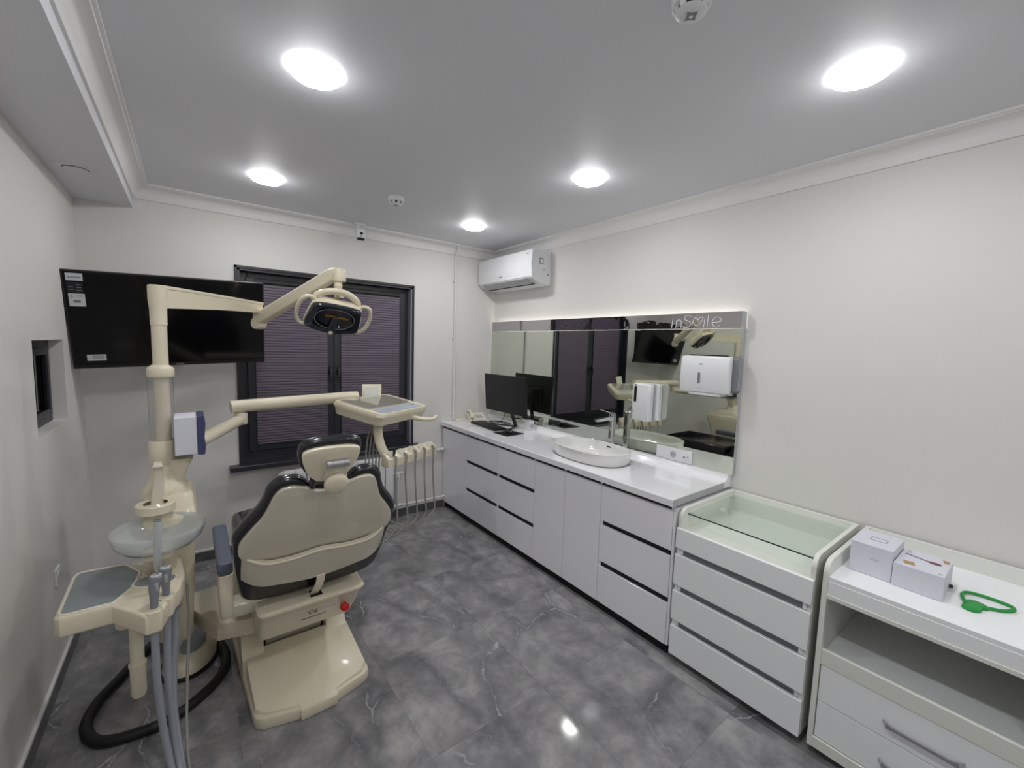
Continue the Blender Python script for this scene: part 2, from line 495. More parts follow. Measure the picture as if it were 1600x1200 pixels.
# blinds on the sashes
SL = None
for k, (a, b_) in enumerate(sx):
    x0, x1 = a + .055, b_ - .055
    z1 = fz1 - .075; z0 = fz0 + .125
    bl = thing('window_blind', 'purple-grey slatted blind on the %s window sash' % ('left, television-side' if k == 0 else 'right, pipe-side'), 'blind',
               ((x0 + x1) / 2, yw - .04, z0), 'slatted blinds on the window sashes')
    obj('head_rail', box(x0 - .006, x1 + .006, yw - .052, yw - .031, z1, z1 + .028, .003, 1), M['dark'], bl)
    obj('bottom_rail', box(x0, x1, yw - .05, yw - .034, z0 - .012, z0, .003, 1), M['slat'], bl)
    n = int((z1 - z0) / .0215)
    for i in range(n):
        zz = z0 + .012 + (z1 - z0 - .012) * i / n
        if SL is None:
            sb = bmesh.new(); hw = (x1 - x0) / 2
            pr = [(-.0105, -.0035), (-.004, .0005), (.004, .0016), (.0105, .0012)]
            # a slightly crowned, nearly closed slat
            R3 = []
            for (u, c) in pr:
                R3.append((c + .0 - u * .18, u))
            A = [sb.verts.new((-hw, -p[0] * 1.0 - .002, p[1])) for p in R3]; B = [sb.verts.new((hw, -p[0] - .002, p[1])) for p in R3]
            A2 = [sb.verts.new((-hw, -p[0] - .0012, p[1])) for p in R3]; B2 = [sb.verts.new((hw, -p[0] - .0012, p[1])) for p in R3]
            for q in range(3):
                sb.faces.new((A[q], B[q], B[q + 1], A[q + 1])); sb.faces.new((A2[q], A2[q + 1], B2[q + 1], B2[q]))
            o = obj('slat', sb, M['slat'])
            SL = o.data
        else:
            o = bpy.data.objects.new('slat', SL); COL.objects.link(o)
        o.parent = bl
        o.location = (0, 0, zz - z0)
    lad = tube([(x0 + .06, yw - .0525, z0), (x0 + .06, yw - .0525, z1)], .0009, 5)
    tube([(x1 - .06, yw - .0525, z0), (x1 - .06, yw - .0525, z1)], .0009, 5, bm=lad)
    obj('ladder_cord', lad, M['slat'], bl)

# ------------------------------------------------------------------ small window in the left wall niche
nx = XL - .075
w2 = obj('window_2', box(nx - .03, nx, NY0, NY1, NZ0, NZ1), M['pane'])
tag(w2, 'small dark-framed window sunk into the left wall niche', 'window', kind='structure')
bm = box(nx, nx + .02, NY0, NY0 + .05, NZ0, NZ1, .003, 1); box(nx, nx + .02, NY1 - .05, NY1, NZ0, NZ1, .003, 1, bm)
box(nx, nx + .02, NY0 + .05, NY1 - .05, NZ1 - .06, NZ1, .003, 1, bm); box(nx, nx + .02, NY0 + .05, NY1 - .05, NZ0, NZ0 + .06, .003, 1, bm)
obj('frame', bm, M['anthra'], w2)
bm = box(nx + .02, nx + .034, NY0 + .07, NY0 + .105, NZ0 + .04, NZ1 - .04, .003, 1); box(nx + .02, nx + .034, NY1 - .105, NY1 - .07, NZ0 + .04, NZ1 - .04, .003, 1, bm)
box(nx + .02, nx + .034, NY0 + .105, NY1 - .105, NZ1 - .075, NZ1 - .04, .003, 1, bm); box(nx + .02, nx + .034, NY0 + .105, NY1 - .105, NZ0 + .04, NZ0 + .075, .003, 1, bm)
obj('sash', bm, M['anthra'], w2)

# ------------------------------------------------------------------ ceiling lamps
LAMPS = [(0.385, 1.715, 'large round ceiling lamp high above the dental chair, nearest on the left'),
         (0.393, 2.985, 'round ceiling lamp near the window, left of the smoke detector'),
         (1.822, 0.500, 'large round ceiling lamp at upper right near the right wall moulding'),
         (1.822, 1.715, 'round ceiling lamp above the washbasin, middle of the right-hand row'),
         (1.850, 2.985, 'small round ceiling lamp nearest the air conditioner corner'),
         (0.390, 0.480, 'round ceiling lamp just above the viewer, left row'),
         (1.822, -0.760, 'round ceiling lamp behind the viewer, right row'),
         (0.390, -0.760, 'round ceiling lamp behind the viewer, left row')]
def ceiling_lamp(x, y, label):
    t = thing('ceiling_lamp', label, 'lamp', (x, y, ZC), 'round ceiling lamps')
    Mx = Matrix.Translation((x, y, ZC))
    obj('diffuser', lathe([(0.0, -.0335), (.035, -.0325), (.060, -.0290), (.075, -.0245), (.0820, -.0195)], Mx, 48), M['lamp'], t, smooth=60)
    obj('rim', lathe([(.0820, -.0193), (.0835, -.0195), (.0840, -.0185), (.0840, -.002), (.0835, 0)], Mx, 48), M['lampside'], t, smooth=40)
    return t
for L_ in LAMPS: ceiling_lamp(*L_)

# ================================================================== ceiling and wall fixtures
def smoke_detector(x, y, label):
    t = thing('smoke_detector', label, 'detector', (x, y, ZC), 'white ceiling smoke detectors')
    Mx = Matrix.Translation((x, y, ZC))
    obj('base', lathe([(0, 0), (.052, 0), (.053, -.006), (.051, -.024), (.046, -.027), (0, -.027)], Mx, 32), M['white'], t, smooth=40)
    obj('chamber', lathe([(.036, -.026), (.036, -.040), (0, -.040)], Mx, 24), M['dark'], t, smooth=40)
    for k in range(8):
        a = 2 * PI * k / 8
        b = box(.036, .043, -.007, .007, -.041, -.026)
        xform(b, Mx @ Matrix.Rotation(a, 4, 'Z')); obj('rib', b, M['white'], t)
    obj('cover', lathe([(0, -.050), (.026, -.049), (.038, -.044), (.042, -.040), (.036, -.039), (0, -.039)], Mx, 32), M['white'], t, smooth=50)
    st = []
    for k in range(8):
        a = PI / 4 * k; rr = .020 if k % 2 == 0 else .0115
        st.append((rr * math.cos(a), rr * math.sin(a)))
    obj('grille', prism(st, -.0515, -.0485, m=Mx), M['grey'], t)
    obj('indicator', lathe([(0, -.0535), (.005, -.053), (.006, -.05), (0, -.05)], Mx, 12), M['white'], t)
smoke_detector(1.121, 2.794, 'white round smoke detector on the ceiling near the window')
smoke_detector(1.112, 0.700, 'white round smoke detector cut off at the top edge of the picture')

t = thing('security_camera', 'small white security camera hanging below the crown moulding', 'camera', (1.128, 3.60, ZC))
obj('mount_plate', box(1.085, 1.175, 3.575, 3.625, ZC - .012, ZC, .004, 2), M['white'], t)
obj('stem', tube([(1.122, 3.60, ZC - .01), (1.122, 3.60, ZC - .045)], .011, 12), M['white'], t, smooth=40)
b = prism(rrect(-.030, .030, -.052, .052, .018), -.024, .024, .008, 2)
Cm = frame((1.130, 3.585, 2.515), (1, -.1, 0), (0.0, -.15, 1), (.1, -1, -.15)); xform(b, Cm)
obj('housing', b, M['white'], t, smooth=40)
obj('lens', lathe([(0, .030), (.010, .0295), (.012, .022), (0, .022)], Cm @ Matrix.Translation((.004, .012, 0)), 16), M['black'], t, smooth=40)
obj('sensor_dot', lathe([(0, .0265), (.004, .026), (.005, .022), (0, .022)], Cm @ Matrix.Translation((.002, -.010, 0)), 10), M['dark'], t)
b = prism(rrect(-.029, .029, -.042, -.020, .010), .016, .0275, .002, 1); xform(b, Cm); obj('infrared_band', b, M['black'], t)

t = thing('ceiling_vent', 'flush white round vent in the lowered ceiling edge', 'vent', (-.425, 3.05, SOF_Z))
Mx = Matrix.Translation((-.425, 3.05, SOF_Z))
obj('ring', lathe([(.050, -.004), (.072, -.006), (.082, -.003), (.084, 0), (.050, 0)], Mx, 32), M['ceil'], t, smooth=50)
obj('plate', lathe([(0, -.012), (.040, -.011), (.046, -.008), (.046, -.006), (0, -.006)], Mx, 32), M['ceil'], t, smooth=50)
obj('throat', lathe([(0, -.0012), (.05, -.0012), (.05, 0), (0, 0)], Mx, 32), M['dark'], t)

# air conditioner
t = thing('air_conditioner', 'white wall air conditioner mounted high in the corner', 'air conditioner', (2.48, 3.27, 2.20))
ya, yb = 2.852, 3.690
pr = [(2.586, 2.200), (2.470, 2.206), (2.395, 2.228), (2.372, 2.250), (2.362, 2.36), (2.372, 2.485), (2.40, 2.497), (2.586, 2.497)]
def yz_prism(pts, y0, y1, bv=0.0, seg=2, bm=None):
    """outline in x,z extruded along y"""
    return prism(pts, y0, y1, bv, seg, frame((0, 0, 0), (1, 0, 0), (0, 0, 1), (0, 1, 0)), bm)
obj('body', yz_prism(pr, ya, yb, .006, 2), M['white'], t, smooth=35)
obj('front_panel', yz_prism([(2.3645, 2.258), (2.354, 2.36), (2.365, 2.487), (2.372, 2.487), (2.364, 2.36), (2.372, 2.258)], ya - .001, yb + .001, .0015, 1), M['white'], t, smooth=40)
obj('louvre', yz_prism([(2.369, 2.246), (2.394, 2.222), (2.440, 2.207), (2.442, 2.2115), (2.398, 2.227), (2.3745, 2.249)], ya + .06, yb - .06), M['lgrey'], t, smooth=40)
obj('outlet_slot', yz_prism([(2.443, 2.2025), (2.460, 2.2015), (2.460, 2.208), (2.443, 2.21)], ya + .07, yb - .07), M['dark'], t)
obj('display_mark', box(2.3535, 2.3565, 3.29, 3.33, 2.292, 2.297), M['ink'], t)
obj('badge', box(2.3605, 2.366, 2.90, 2.925, 2.452, 2.459), M['ink'], t)
st = obj('side_sticker', box(2.448, 2.492, ya - .0012, ya + .001, 2.375, 2.425), M['ink'], t)
obj('sticker_field', box(2.456, 2.484, ya - .002, ya - .001, 2.382, 2.418), M['white'], st)
obj('screw_cap', box(2.498, 2.506, ya - .0015, ya + .001, 2.322, 2.331), M['ink_dark'], t)
obj('side_vent', box(2.545, 2.56, ya - .0015, ya + .001, 2.285, 2.293), M['ink_dark'], t)

# vertical conduit on the back wall
t = thing('conduit_pipe', 'thin white vertical pipe on the back wall beside the window', 'pipe', (2.10, YB - .013, 0.0))
obj('pipe', tube([(2.098, YB - .0135, 0.885), (2.098, YB - .0135, 2.505), (2.098, YB - .075, 2.595)], .0135, 14), M['white_trim'], t, smooth=40)
for zz in (2.27, 1.71, 0.95):
    obj('clip', box(2.076, 2.112, YB - .018, YB, zz - .008, zz + .008, .002, 1), M['white_trim'], t)

# radiator below the window
t = thing('radiator', 'white sectional radiator under the window sill', 'radiator', (0.98, 3.62, 0.1))
nsec = 11; RX0 = 0.545; pitch = .080; sec = None
for i in range(nsec):
    x = RX0 + pitch * (i + .5)
    if sec is None:
        b = box(-.037, .037, 3.565, 3.578, .115, .60, .005, 2)
        box(-.037, .037, 3.652, 3.662, .13, .60, .004, 1, b)
        for zz in (.60, .15):
            c = lathe([(0, -.039), (.026, -.039), (.026, .039), (0, .039)], Matrix.Translation((0, 3.60, zz)) @ Matrix.Rotation(PI / 2, 4, 'Y'), 14); join(b, c)
        box(-.006, .006, 3.578, 3.652, .13, .60, .002, 1, b)
        box(-.03, -.026, 3.578, 3.64, .17, .58, 0, 1, b); box(.026, .03, 3.578, 3.64, .17, .58, 0, 1, b)
        o = obj('section', b, M['white'], smooth=40); sec = o.data
    else:
        o = bpy.data.objects.new('section', sec); COL.objects.link(o)
    o.parent = t; o.location = (x - .98, -3.62, -.1)
obj('end_plug', lathe([(0, 0), (.02, 0), (.022, .012), (.012, .02), (.008, .034), (0, .036)], Matrix.Translation((RX0, 3.60, .60)) @ Matrix.Rotation(-PI / 2, 4, 'Y'), 14), M['white'], t, smooth=40)
xe = RX0 + pitch * nsec
obj('valve', tube([(xe, 3.60, .15), (xe + .05, 3.60, .15), (xe + .09, 3.62, .15)], .014, 10), M['white_trim'], t, smooth=40)
t = thing('heating_pipe', 'white heating pipe running low along the back wall to the cabinets', 'pipe', (1.7, 3.67, .09))
obj('pipe', tube([(1.36, 3.672, .118), (1.992, 3.672, .118)], .0135, 12), M['white_trim'], t, smooth=40)
obj('riser', tube([(1.50, 3.66, .112), (1.50, 3.66, .40)], .013, 12), M['white_trim'], t, smooth=40)
obj('fitting', lathe([(0, 0), (.022, 0), (.022, .03), (.016, .034), (.016, .05), (0, .05)], Matrix.Translation((1.50, 3.66, .38)), 14), M['white_trim'], t, smooth=40)
obj('bracket', box(1.44, 1.56, 3.66, 3.70, .425, .44, .003, 1), M['white_trim'], t)
t = thing('water_pipe', 'short white horizontal pipe entering the cabinet end at mid height', 'pipe', (1.9, 3.68, .6))
obj('pipe', tube([(1.48, 3.684, .60), (1.985, 3.684, .60)], .0135, 12), M['white_trim'], t, smooth=40)
obj('collar', tube([(1.962, 3.684, .60), (1.982, 3.684, .60)], .018, 12), M['white_trim'], t, smooth=40)

# socket with plug on the left wall
t = thing('wall_socket', 'white wall socket with a small clear plug on the left wall', 'socket', (XL, 2.81, .50))
obj('plate', box(XL, XL + .010, 2.77, 2.85, .455, .535, .003, 2), M['white'], t)
obj('insert', lathe([(0, .0105), (.020, .0105), (.024, .012), (.027, .012), (.027, .009), (0, .009)], frame((XL, 2.81, .495), (0, 1, 0), (0, 0, 1), (1, 0, 0)), 24), M['white'], t, smooth=40)
obj('plug', box(XL + .011, XL + .042, 2.795, 2.825, .475, .505, .005, 2), M['acryl'], t)

# ================================================================== built-in cabinets, worktop
XFc = 1.994
def front(y0, y1, z0, z1, name, root, m='lacquer', x=XFc, th=.018):
    return obj(name, box(x, x + th, y0 + .0015, y1 - .0015, z0, z1, .0012, 1), M[m], root)
div = [3.712, 3.279, 2.770, 2.291, 1.975, 1.659, 1.172]
ZB, ZT = .063, .813
def cabinet(y1, y0, label, kind, group):
    t = thing('base_cabinet', label, 'cabinet', (2.29, (y0 + y1) / 2, 0), group)
    obj('carcass', box(XFc + .022, XR - .001, y0 + .001, y1 - .001, ZB, ZT + .011, .001, 1), M['lacquer'], t)
    obj('plinth', box(2.022, XR - .02, y0, y1, 0.0, ZB - .0005), M['black'], t)
    obj('finger_channel', box(XFc + .012, XFc + .0235, y0 + .012, y1 - .001, ZT, .8395), M['black'], t)
    if kind == 'drawers':
        zs = [(.592, ZT), (.330, .562), (ZB, .297)]
        for a, b_ in zs:
            front(y0, y1, a, b_, 'drawer_front', t)
        for a, b_ in ((.562, .592), (.297, .330)):
            obj('finger_channel', box(XFc + .012, XFc + .0235, y0 + .004, y1 - .018, a - .004, b_ + .004), M['black'], t)
            obj('channel_spacer', box(XFc + .004, XFc + .0235, y1 - .018, y1 - .002, a + .001, b_ - .001), M['lacquer'], t)
    else:
        front(y0, y1, ZB, ZT, 'door', t)
    obj('channel_spacer', box(XFc + .004, XFc + .0235, y0 + .001, y0 + .012, ZT + .001, .8395), M['lacquer'], t)
    return t
G = 'white lacquered base cabinets under the worktop'
cabinet(div[0], div[1], 'white lacquered cabinet with one plain door in the far corner', 'door', G)
cabinet(div[1], div[2], 'white three-drawer cabinet next to the plain corner cabinet', 'drawers', G)
cabinet(div[2], div[3], 'white three-drawer cabinet left of the two tall doors', 'drawers', G)
cabinet(div[3], div[4], 'white cabinet with the left one of the two tall plain doors', 'door', G)
cabinet(div[4], div[5], 'white cabinet with the right one of the two tall plain doors', 'door', G)
cabinet(div[5], div[6], 'large white three-drawer cabinet at the near end of the worktop', 'drawers', G)
t6 = [o for o in COL.objects if o.get('label', '').startswith('large white three-drawer')][0]
obj('side_panel', box(XFc + .003, XR - .002, 1.157, 1.1715, ZB, ZT + .011, .001, 1), M['lacquer'], t6)

# worktop with rolled up back edge
t = thing('worktop', 'long glossy white worktop above the base cabinets', 'worktop', (2.27, 2.43, .841))
pr = [(1.9625, .8415), (1.9625, .877), (1.966, ZCT), (2.500, ZCT)]
for k in range(7):
    a = PI / 2 * k / 6
    pr.append((2.500 + .040 * math.sin(a), ZCT + .036 - .036 * math.cos(a)))
pr += [(2.5855, ZCT + .036), (2.5855, .8415)]
obj('slab', yz_prism(pr, 1.157, 3.7135), M['counter'], t, smooth=40)
obj('edge_band', box(1.9620, 2.5, 1.1555, 1.1572, .842, .8795), M['lgrey'], t)

# ------------------------------------------------------------------ mirror with light box
t = thing('wall_mirror', 'long frameless wall mirror above the worktop', 'mirror', (2.57, 2.43, .918))
obj('glass', box(2.5562, 2.5856, 1.140, 3.712, .9175, 1.792), M['mirror'], t)
obj('edge_strip', box(2.5555, 2.5856, 1.1385, 1.1398, .9175, 1.792), M['lgrey'], t)
t = thing('mirror_light_box', 'chrome light box along the mirror top with cut-out lettering', 'light box', (2.55, 2.40, 1.79))
obj('housing', box(2.524, 2.548, 1.142, 3.668, 1.793, 1.890, .001, 1), M['mirrorbox'], t)
obj('end_cap', box(2.5235, 2.580, 1.1395, 1.1418, 1.793, 1.890), M['lgrey'], t)
obj('light_strip', box(2.5485, 2.556, 1.16, 3.65, 1.836, 1.844), M['led'], t)
# lettering: In S (lips) i l e, thin tube strokes on the front face
lx = 2.5225
def LT(u, v): return (lx, 1.587 - u * (.329 / 360.0), 1.800 + v * .079)     # u 0..360, v 0..1
def stroke(pts, n=6, closed=False): return tube([LT(*p) for p in (smooth2(pts, n, closed) if n > 1 else pts)], .0012, 6, closed=closed)
letters = [[([(4, 0), (10, .80)], 1, 0)],
           [([(36, 0), (40, .62)], 1, 0), ([(39, .45), (50, .62), (66, .62), (76, .45), (74, 0)], 5, 0)],
           [([(150, .80), (135, .97), (112, .95), (100, .78), (110, .60), (135, .50), (148, .30), (138, .08), (115, .0), (92, .10)], 5, 0)],
           [([(160, .18), (166, .62), (176, .76), (190, .68), (198, .58), (206, .70), (222, .82), (234, .70), (232, .58), (215, .30), (196, .16), (178, .20), (165, .50)], 5, 0)],
           [([(242, 0), (246, .62)], 1, 0), ([(248, .80), (249, .84)], 1, 0)],
           [([(266, 0), (270, .95)], 1, 0)],
           [([(300, .36), (355, .42), (356, .58), (340, .76), (318, .74), (302, .56), (300, .30), (314, .06), (336, .02), (352, .18)], 4, 0)]]
for L_ in letters:
    bb = bmesh.new()
    for pts, n, cl in L_:
        s = stroke(pts, n); join(bb, s)
    obj('letter', bb, M['letter'], t, smooth=50)

# dispensers on the mirror
t = thing('paper_towel_dispenser', 'white paper towel dispenser on the right end of the mirror', 'dispenser', (2.51, 1.31, 1.40))
obj('cover', yz_prism([(2.466, 1.405), (2.456, 1.43), (2.452, 1.52), (2.456, 1.605), (2.466, 1.622), (2.500, 1.625), (2.500, 1.402)], 1.158, 1.462, .010, 3), M['white'], t, smooth=40)
obj('back_body', box(2.500, 2.556, 1.128, 1.45, 1.425, 1.617, .004, 2), M['grey'], t)
for k in range(3):
    obj('side_rib', box(2.508 + k * .015, 2.512 + k * .015, 1.1255, 1.129, 1.43, 1.612), M['lgrey'], t)
obj('throat', yz_prism([(2.470, 1.402), (2.478, 1.385), (2.548, 1.385), (2.552, 1.424), (2.500, 1.402)], 1.21, 1.41, .006, 2), M['lamin'], t, smooth=40)
obj('sight_glass', prism(rrect(-.0075, .0075, -.034, .034, .0074), 0, .002, m=frame((2.4530, 1.335, 1.492), (0, 1, 0), (0, 0, 1), (-1, 0, 0))), M['ink'], t)
obj('badge', box(2.4535, 2.456, 1.318, 1.342, 1.574, 1.5785), M['ink'], t)
obj('lower_badge', box(2.456, 2.4595, 1.322, 1.342, 1.428, 1.431), M['lgrey'], t)
t = thing('soap_dispenser', 'white automatic soap dispenser hanging on the mirror above the basin', 'dispenser', (2.50, 1.74, 1.17))
b = loft([[(2.44 + p[0], 1.735 + p[1], z) for p in rrect(-.0 + a, .058, -w, w, r_)] for z, a, w, r_ in ((1.165, .010, .066, .012), (1.175, .002, .072, .02), (1.36, .0, .076, .022), (1.408, .004, .076, .022), (1.420, .016, .068, .015))])
obj('front_cover', b, M['white'], t, smooth=40)
obj('joint_band', box(2.4985, 2.512, 1.662, 1.808, 1.170, 1.418, .002, 1), M['lgrey'], t)
obj('back_body', box(2.512, 2.556, 1.640, 1.81, 1.172, 1.418, .008, 2), M['white'], t)
obj('sight_window', prism(rrect(-.010, .010, -.055, .055, .0099), 0, .002, m=frame((2.4400, 1.776, 1.345), (0, 1, 0), (0, 0, 1), (-1, 0, 0))), M['dark'], t)
obj('badge', box(2.438, 2.4405, 1.765, 1.788, 1.409, 1.413), M['ink'], t)
obj('sensor', lathe([(0, .0015), (.006, .001), (.006, 0), (0, 0)], frame((2.4402, 1.790, 1.225), (0, 1, 0), (0, 0, 1), (-1, 0, 0)), 12), M['lgrey'], t)
obj('indicator', lathe([(0, .0015), (.003, .001), (.003, 0), (0, 0)], frame((2.4402, 1.803, 1.203), (0, 1, 0), (0, 0, 1), (-1, 0, 0)), 8), M['ink'], t)
# triple socket frame at the mirror foot
t = thing('triple_socket', 'white triple socket frame at the foot of the mirror', 'socket', (2.55, 1.52, .92))
obj('frame', box(2.546, 2.5562, 1.394, 1.655, .919, 1.003, .003, 2), M['white'], t)
Fm = lambda y, z: frame((2.546, y, z), (0, 1, 0), (0, 0, 1), (-1, 0, 0))
obj('rocker', box(2.541, 2.547, 1.587, 1.643, .933, .990, .002, 1), M['white'], t)
s = obj('socket_insert', box(2.5435, 2.547, 1.497, 1.553, .933, .990, .002, 1), M['white'], t)
obj('socket_well', lathe([(0, .0032), (.018, .0032), (.0215, .0036), (.0215, .002), (0, .002)], Fm(1.525, .9615), 24), M['lgrey'], s)
for q in (-.008, .008): obj('pin_hole', lathe([(0, .0042), (.0026, .0042), (.0026, .003), (0, .003)], Fm(1.525 + q, .9615), 8), M['black'], s)
s = obj('data_insert', box(2.5435, 2.547, 1.407, 1.463, .933, .990, .002, 1), M['white'], t)
obj('data_port', box(2.5428, 2.544, 1.440, 1.452, .956, .963), M['black'], s); obj('data_port', box(2.5428, 2.544, 1.416, 1.426, .962, .967), M['ink'], s); obj('data_port', box(2.5428, 2.544, 1.430, 1.436, .944, .950), M['ink'], s)

# ------------------------------------------------------------------ basin and tap
def sup(a, b_, n=40, e=2.5):
    out = []
    for k in range(n):
        th = 2 * PI * k / n; c, s = math.cos(th), math.sin(th)
        out.append((a * math.copysign(abs(c) ** (2 / e), c), b_ * math.copysign(abs(s) ** (2 / e), s)))
    return out
BX, BY = 2.232, 1.975
t = thing('wash_basin', 'white oval countertop wash basin set on the worktop', 'basin', (BX, BY, ZCT))
def ring(a, b_, z): return [(BX + p[0], BY + p[1], z) for p in sup(a, b_)]
ZR = ZCT + .085
b = loft([ring(.176, .285, ZCT + .0005), ring(.182, .292, ZCT + .006), ring(.190, .300, ZR - .008), ring(.190, .300, ZR - .002), ring(.187, .297, ZR), ring(.180, .290, ZR),
          ring(.178, .288, ZR - .003), ring(.174, .284, ZR - .03), ring(.166, .274, ZR - .06), ring(.148, .250, ZR - .077), ring(.08, .14, ZR - .0825), ring(.03, .03, ZR - .0835)])
obj('bowl', b, M['ceramic'], t, smooth=50)
obj('overflow', prism(rrect(-.018, .018, -.005, .005, .0049), 0, .0025, m=frame((BX + .1738, BY - .02, ZR - .028), (0, 1, 0), (.13, 0, .99), (-.99, 0, .13))), M['ink_dark'], t)
obj('drain', lathe([(0, .006), (.022, .005), (.026, .002), (.026, 0), (0, 0)], Matrix.Translation((BX, BY, ZR - .0835)), 24), M['chrome'], t, smooth=40)
obj('seal', loft([ring(.1775, .2865, ZCT + .0003), ring(.1835, .2935, ZCT + .0045)], cap0=False, cap1=False), M['ink'], t)
FX, FY = 2.468, 1.985
t = thing('basin_tap', 'tall chrome single-lever tap behind the basin', 'tap', (FX, FY, ZCT))
obj('column', loft([[(FX + p[0], FY + p[1], z) for p in rrect(-w, w, -w, w, .011)] for z, w in ((ZCT + .0005, .024), (ZCT + .008, .024), (ZCT + .010, .021), (1.150, .021), (1.156, .018))]), M['chrome'], t, smooth=40)
dv = Vector((-.93, .36, 0)).normalized(); pv = Vector((-dv.y, dv.x, 0))
def along(a, w, z): return (FX + dv.x * a + pv.x * w, FY + dv.y * a + pv.y * w, z)
obj('spout', loft([[along(a, -w, z0), along(a, w, z0), along(a, w, z1), along(a, -w, z1)] for a, w, z0, z1 in ((-.01, .017, 1.122, 1.150), (.05, .017, 1.124, 1.148), (.125, .016, 1.116, 1.134), (.140, .013, 1.118, 1.130))]), M['chrome'], t, smooth=30)
obj('cap', loft([[(FX + p[0], FY + p[1], z) for p in rrect(-w, w, -w, w, .011)] for z, w in ((1.157, .021), (1.172, .021), (1.175, .018))]), M['chrome'], t, smooth=40)
obj('lever', loft([[along(a, -w, z), along(a, w, z), along(a, w, z + .005), along(a, -w, z + .005)] for a, w, z in ((-.012, .010, 1.175), (.03, .010, 1.180), (.105, .008, 1.203))]), M['chrome'], t, smooth=30)

# ------------------------------------------------------------------ computer corner
mc = Vector((2.384, 3.218, 0)); mx = Vector((.046, -.999, 0)).normalized(); mu = Vector((-.075, 0, .997)).normalized(); mf = mx.cross(mu)   # mf points at the viewer
MM = frame((mc.x, mc.y, 1.186), mx, mu, mf)
t = thing('computer_monitor', 'black flat monitor on a V-shaped foot at the far end of the worktop', 'monitor', (mc.x, mc.y, ZCT))
obj('casing', prism(rrect(-.310, .310, -.181, .181, .004), -.010, .006, .002, 1, MM), M['monitor'], t)
obj('screen', prism(rrect(-.306, .306, -.165, .177, .002), .0061, .0075, 0, 1, MM), M['monitor'], t)
obj('back_cover', prism(rrect(-.17, .17, -.13, .06, .02), -.026, -.010, .008, 2, MM), M['monitor'], t, smooth=40)
nk = [(2.425, 3.19, 1.10), (2.430, 3.17, 1.02), (2.445, 3.115, ZCT + .014), (2.446, 3.112, ZCT + .0005)]
obj('neck', loft([[(x + q * .007, y + s * .020, z) for s, q in ((-1, -1), (1, -1), (1, 1), (-1, 1))] for x, y, z in nk]), M['monitor'], t, smooth=30)
fb = Vector((2.446, 3.112, ZCT + .006))
for q in ((2.300, 3.385), (2.290, 3.005)):
    a = fb.copy(); e = Vector((q[0], q[1], fb.z))
    n_ = (e - a).normalized(); s_ = Vector((-n_.y, n_.x, 0)) * .011
    z_ = Vector((0, 0, .0055))
    obj('foot', loft([[tuple(p - s_ * k - z_), tuple(p + s_ * k - z_), tuple(p + s_ * k + z_), tuple(p - s_ * k + z_)] for p, k in ((a, 1), (e, .6))]), M['monitor'], t)
t = thing('keyboard', 'black computer keyboard in front of the monitor', 'keyboard', (2.225, 3.245, ZCT))
Km = frame((2.222, 3.25, ZCT), Vector((-.06, -.998, 0)), Vector((.998, -.06, 0)), (0, 0, 1))
b = prism(rrect(-.225, .225, -.070, .070, .008), .001, .016, .003, 1, Km); obj('case', b, M['dark'], t)
KM = None
for rr in range(5):
    for cc in range(15):
        kx, ky = -.196 + cc * .028, -.050 + rr * .025
        if rr == 0 and 4 <= cc <= 8: continue
        if KM is None:
            o = obj('key', prism(rrect(-.012, .012, -.0105, .0105, .002, 2), 0, .005, .001, 1), M['dark']); KM = o.data
        else:
            o = bpy.data.objects.new('key', KM); COL.objects.link(o)
        o.parent = t
        o.matrix_local = Matrix.Translation(Vector((2.225, 3.245, ZCT))).inverted() @ Km @ Matrix.Translation((kx, ky, .0158))
obj('key', prism(rrect(-.066, .066, -.0105, .0105, .002, 2), 0, .005, .001, 1, Km @ Matrix.Translation((-.028, -.050, .0158))), M['dark'], t)
t = tag(obj('mouse_pad', prism(rrect(-.10, .10, -.095, .095, .006), .0005, .003, 0, 1, frame((2.205, 2.905, ZCT), (.995, .09, 0), (-.09, .995, 0), (0, 0, 1))), M['black']), 'square black mouse pad beside the keyboard', 'mouse pad')
t = thing('computer_mouse', 'black computer mouse on the mouse pad', 'mouse', (2.215, 2.915, ZCT + .003))
Zm = frame((2.215, 2.915, ZCT + .0032), (.35, .94, 0), (-.94, .35, 0), (0, 0, 1))
b = loft([[tuple(Zm @ Vector((p[0], p[1], z))) for p in sup(.055 * k, .030 * k, 24, 2.4)] for z, k in ((0, .92), (.006, 1), (.016, .98), (.026, .82), (.032, .5), (.033, .1))])
obj('shell', b, M['dark'], t, smooth=60)
obj('scroll_wheel', lathe([(0, -.003), (.008, -.003), (.008, .003), (0, .003)], Zm @ Matrix.Translation((.028, 0, .026)) @ Matrix.Rotation(PI / 2, 4, 'X'), 14), M['grey'], t)
t = thing('desk_telephone', 'cream corded desk telephone in the far worktop corner', 'telephone', (2.34, 3.58, ZCT))
Pm = frame((2.300, 3.585, ZCT), Vector((.93, -.37, 0)), Vector((.37, .93, 0)), (0, 0, 1))
b = loft([[tuple(Pm @ Vector((x, y, z))) for x, y, z in ((-.085, -.10, .001), (.085, -.10, .001), (.085, .085, .001), (-.085, .085, .001))],
          [tuple(Pm @ Vector((x, y, z))) for x, y, z in ((-.085, -.10, .022), (.085, -.10, .022), (.085, .085, .062), (-.085, .085, .062))],
          [tuple(Pm @ Vector((x, y, z))) for x, y, z in ((-.078, -.093, .027), (.078, -.093, .027), (.078, .078, .067), (-.078, .078, .067))]])
obj('base', b, M['cream3'], t, smooth=20)
Pk = Pm @ Matrix.Translation((.025, -.012, .046)) @ Matrix.Rotation(.23, 4, 'X')
obj('keypad', prism(rrect(-.034, .034, -.05, .04, .004), -.001, .0012, 0, 1, Pk), M['lgrey'], t)
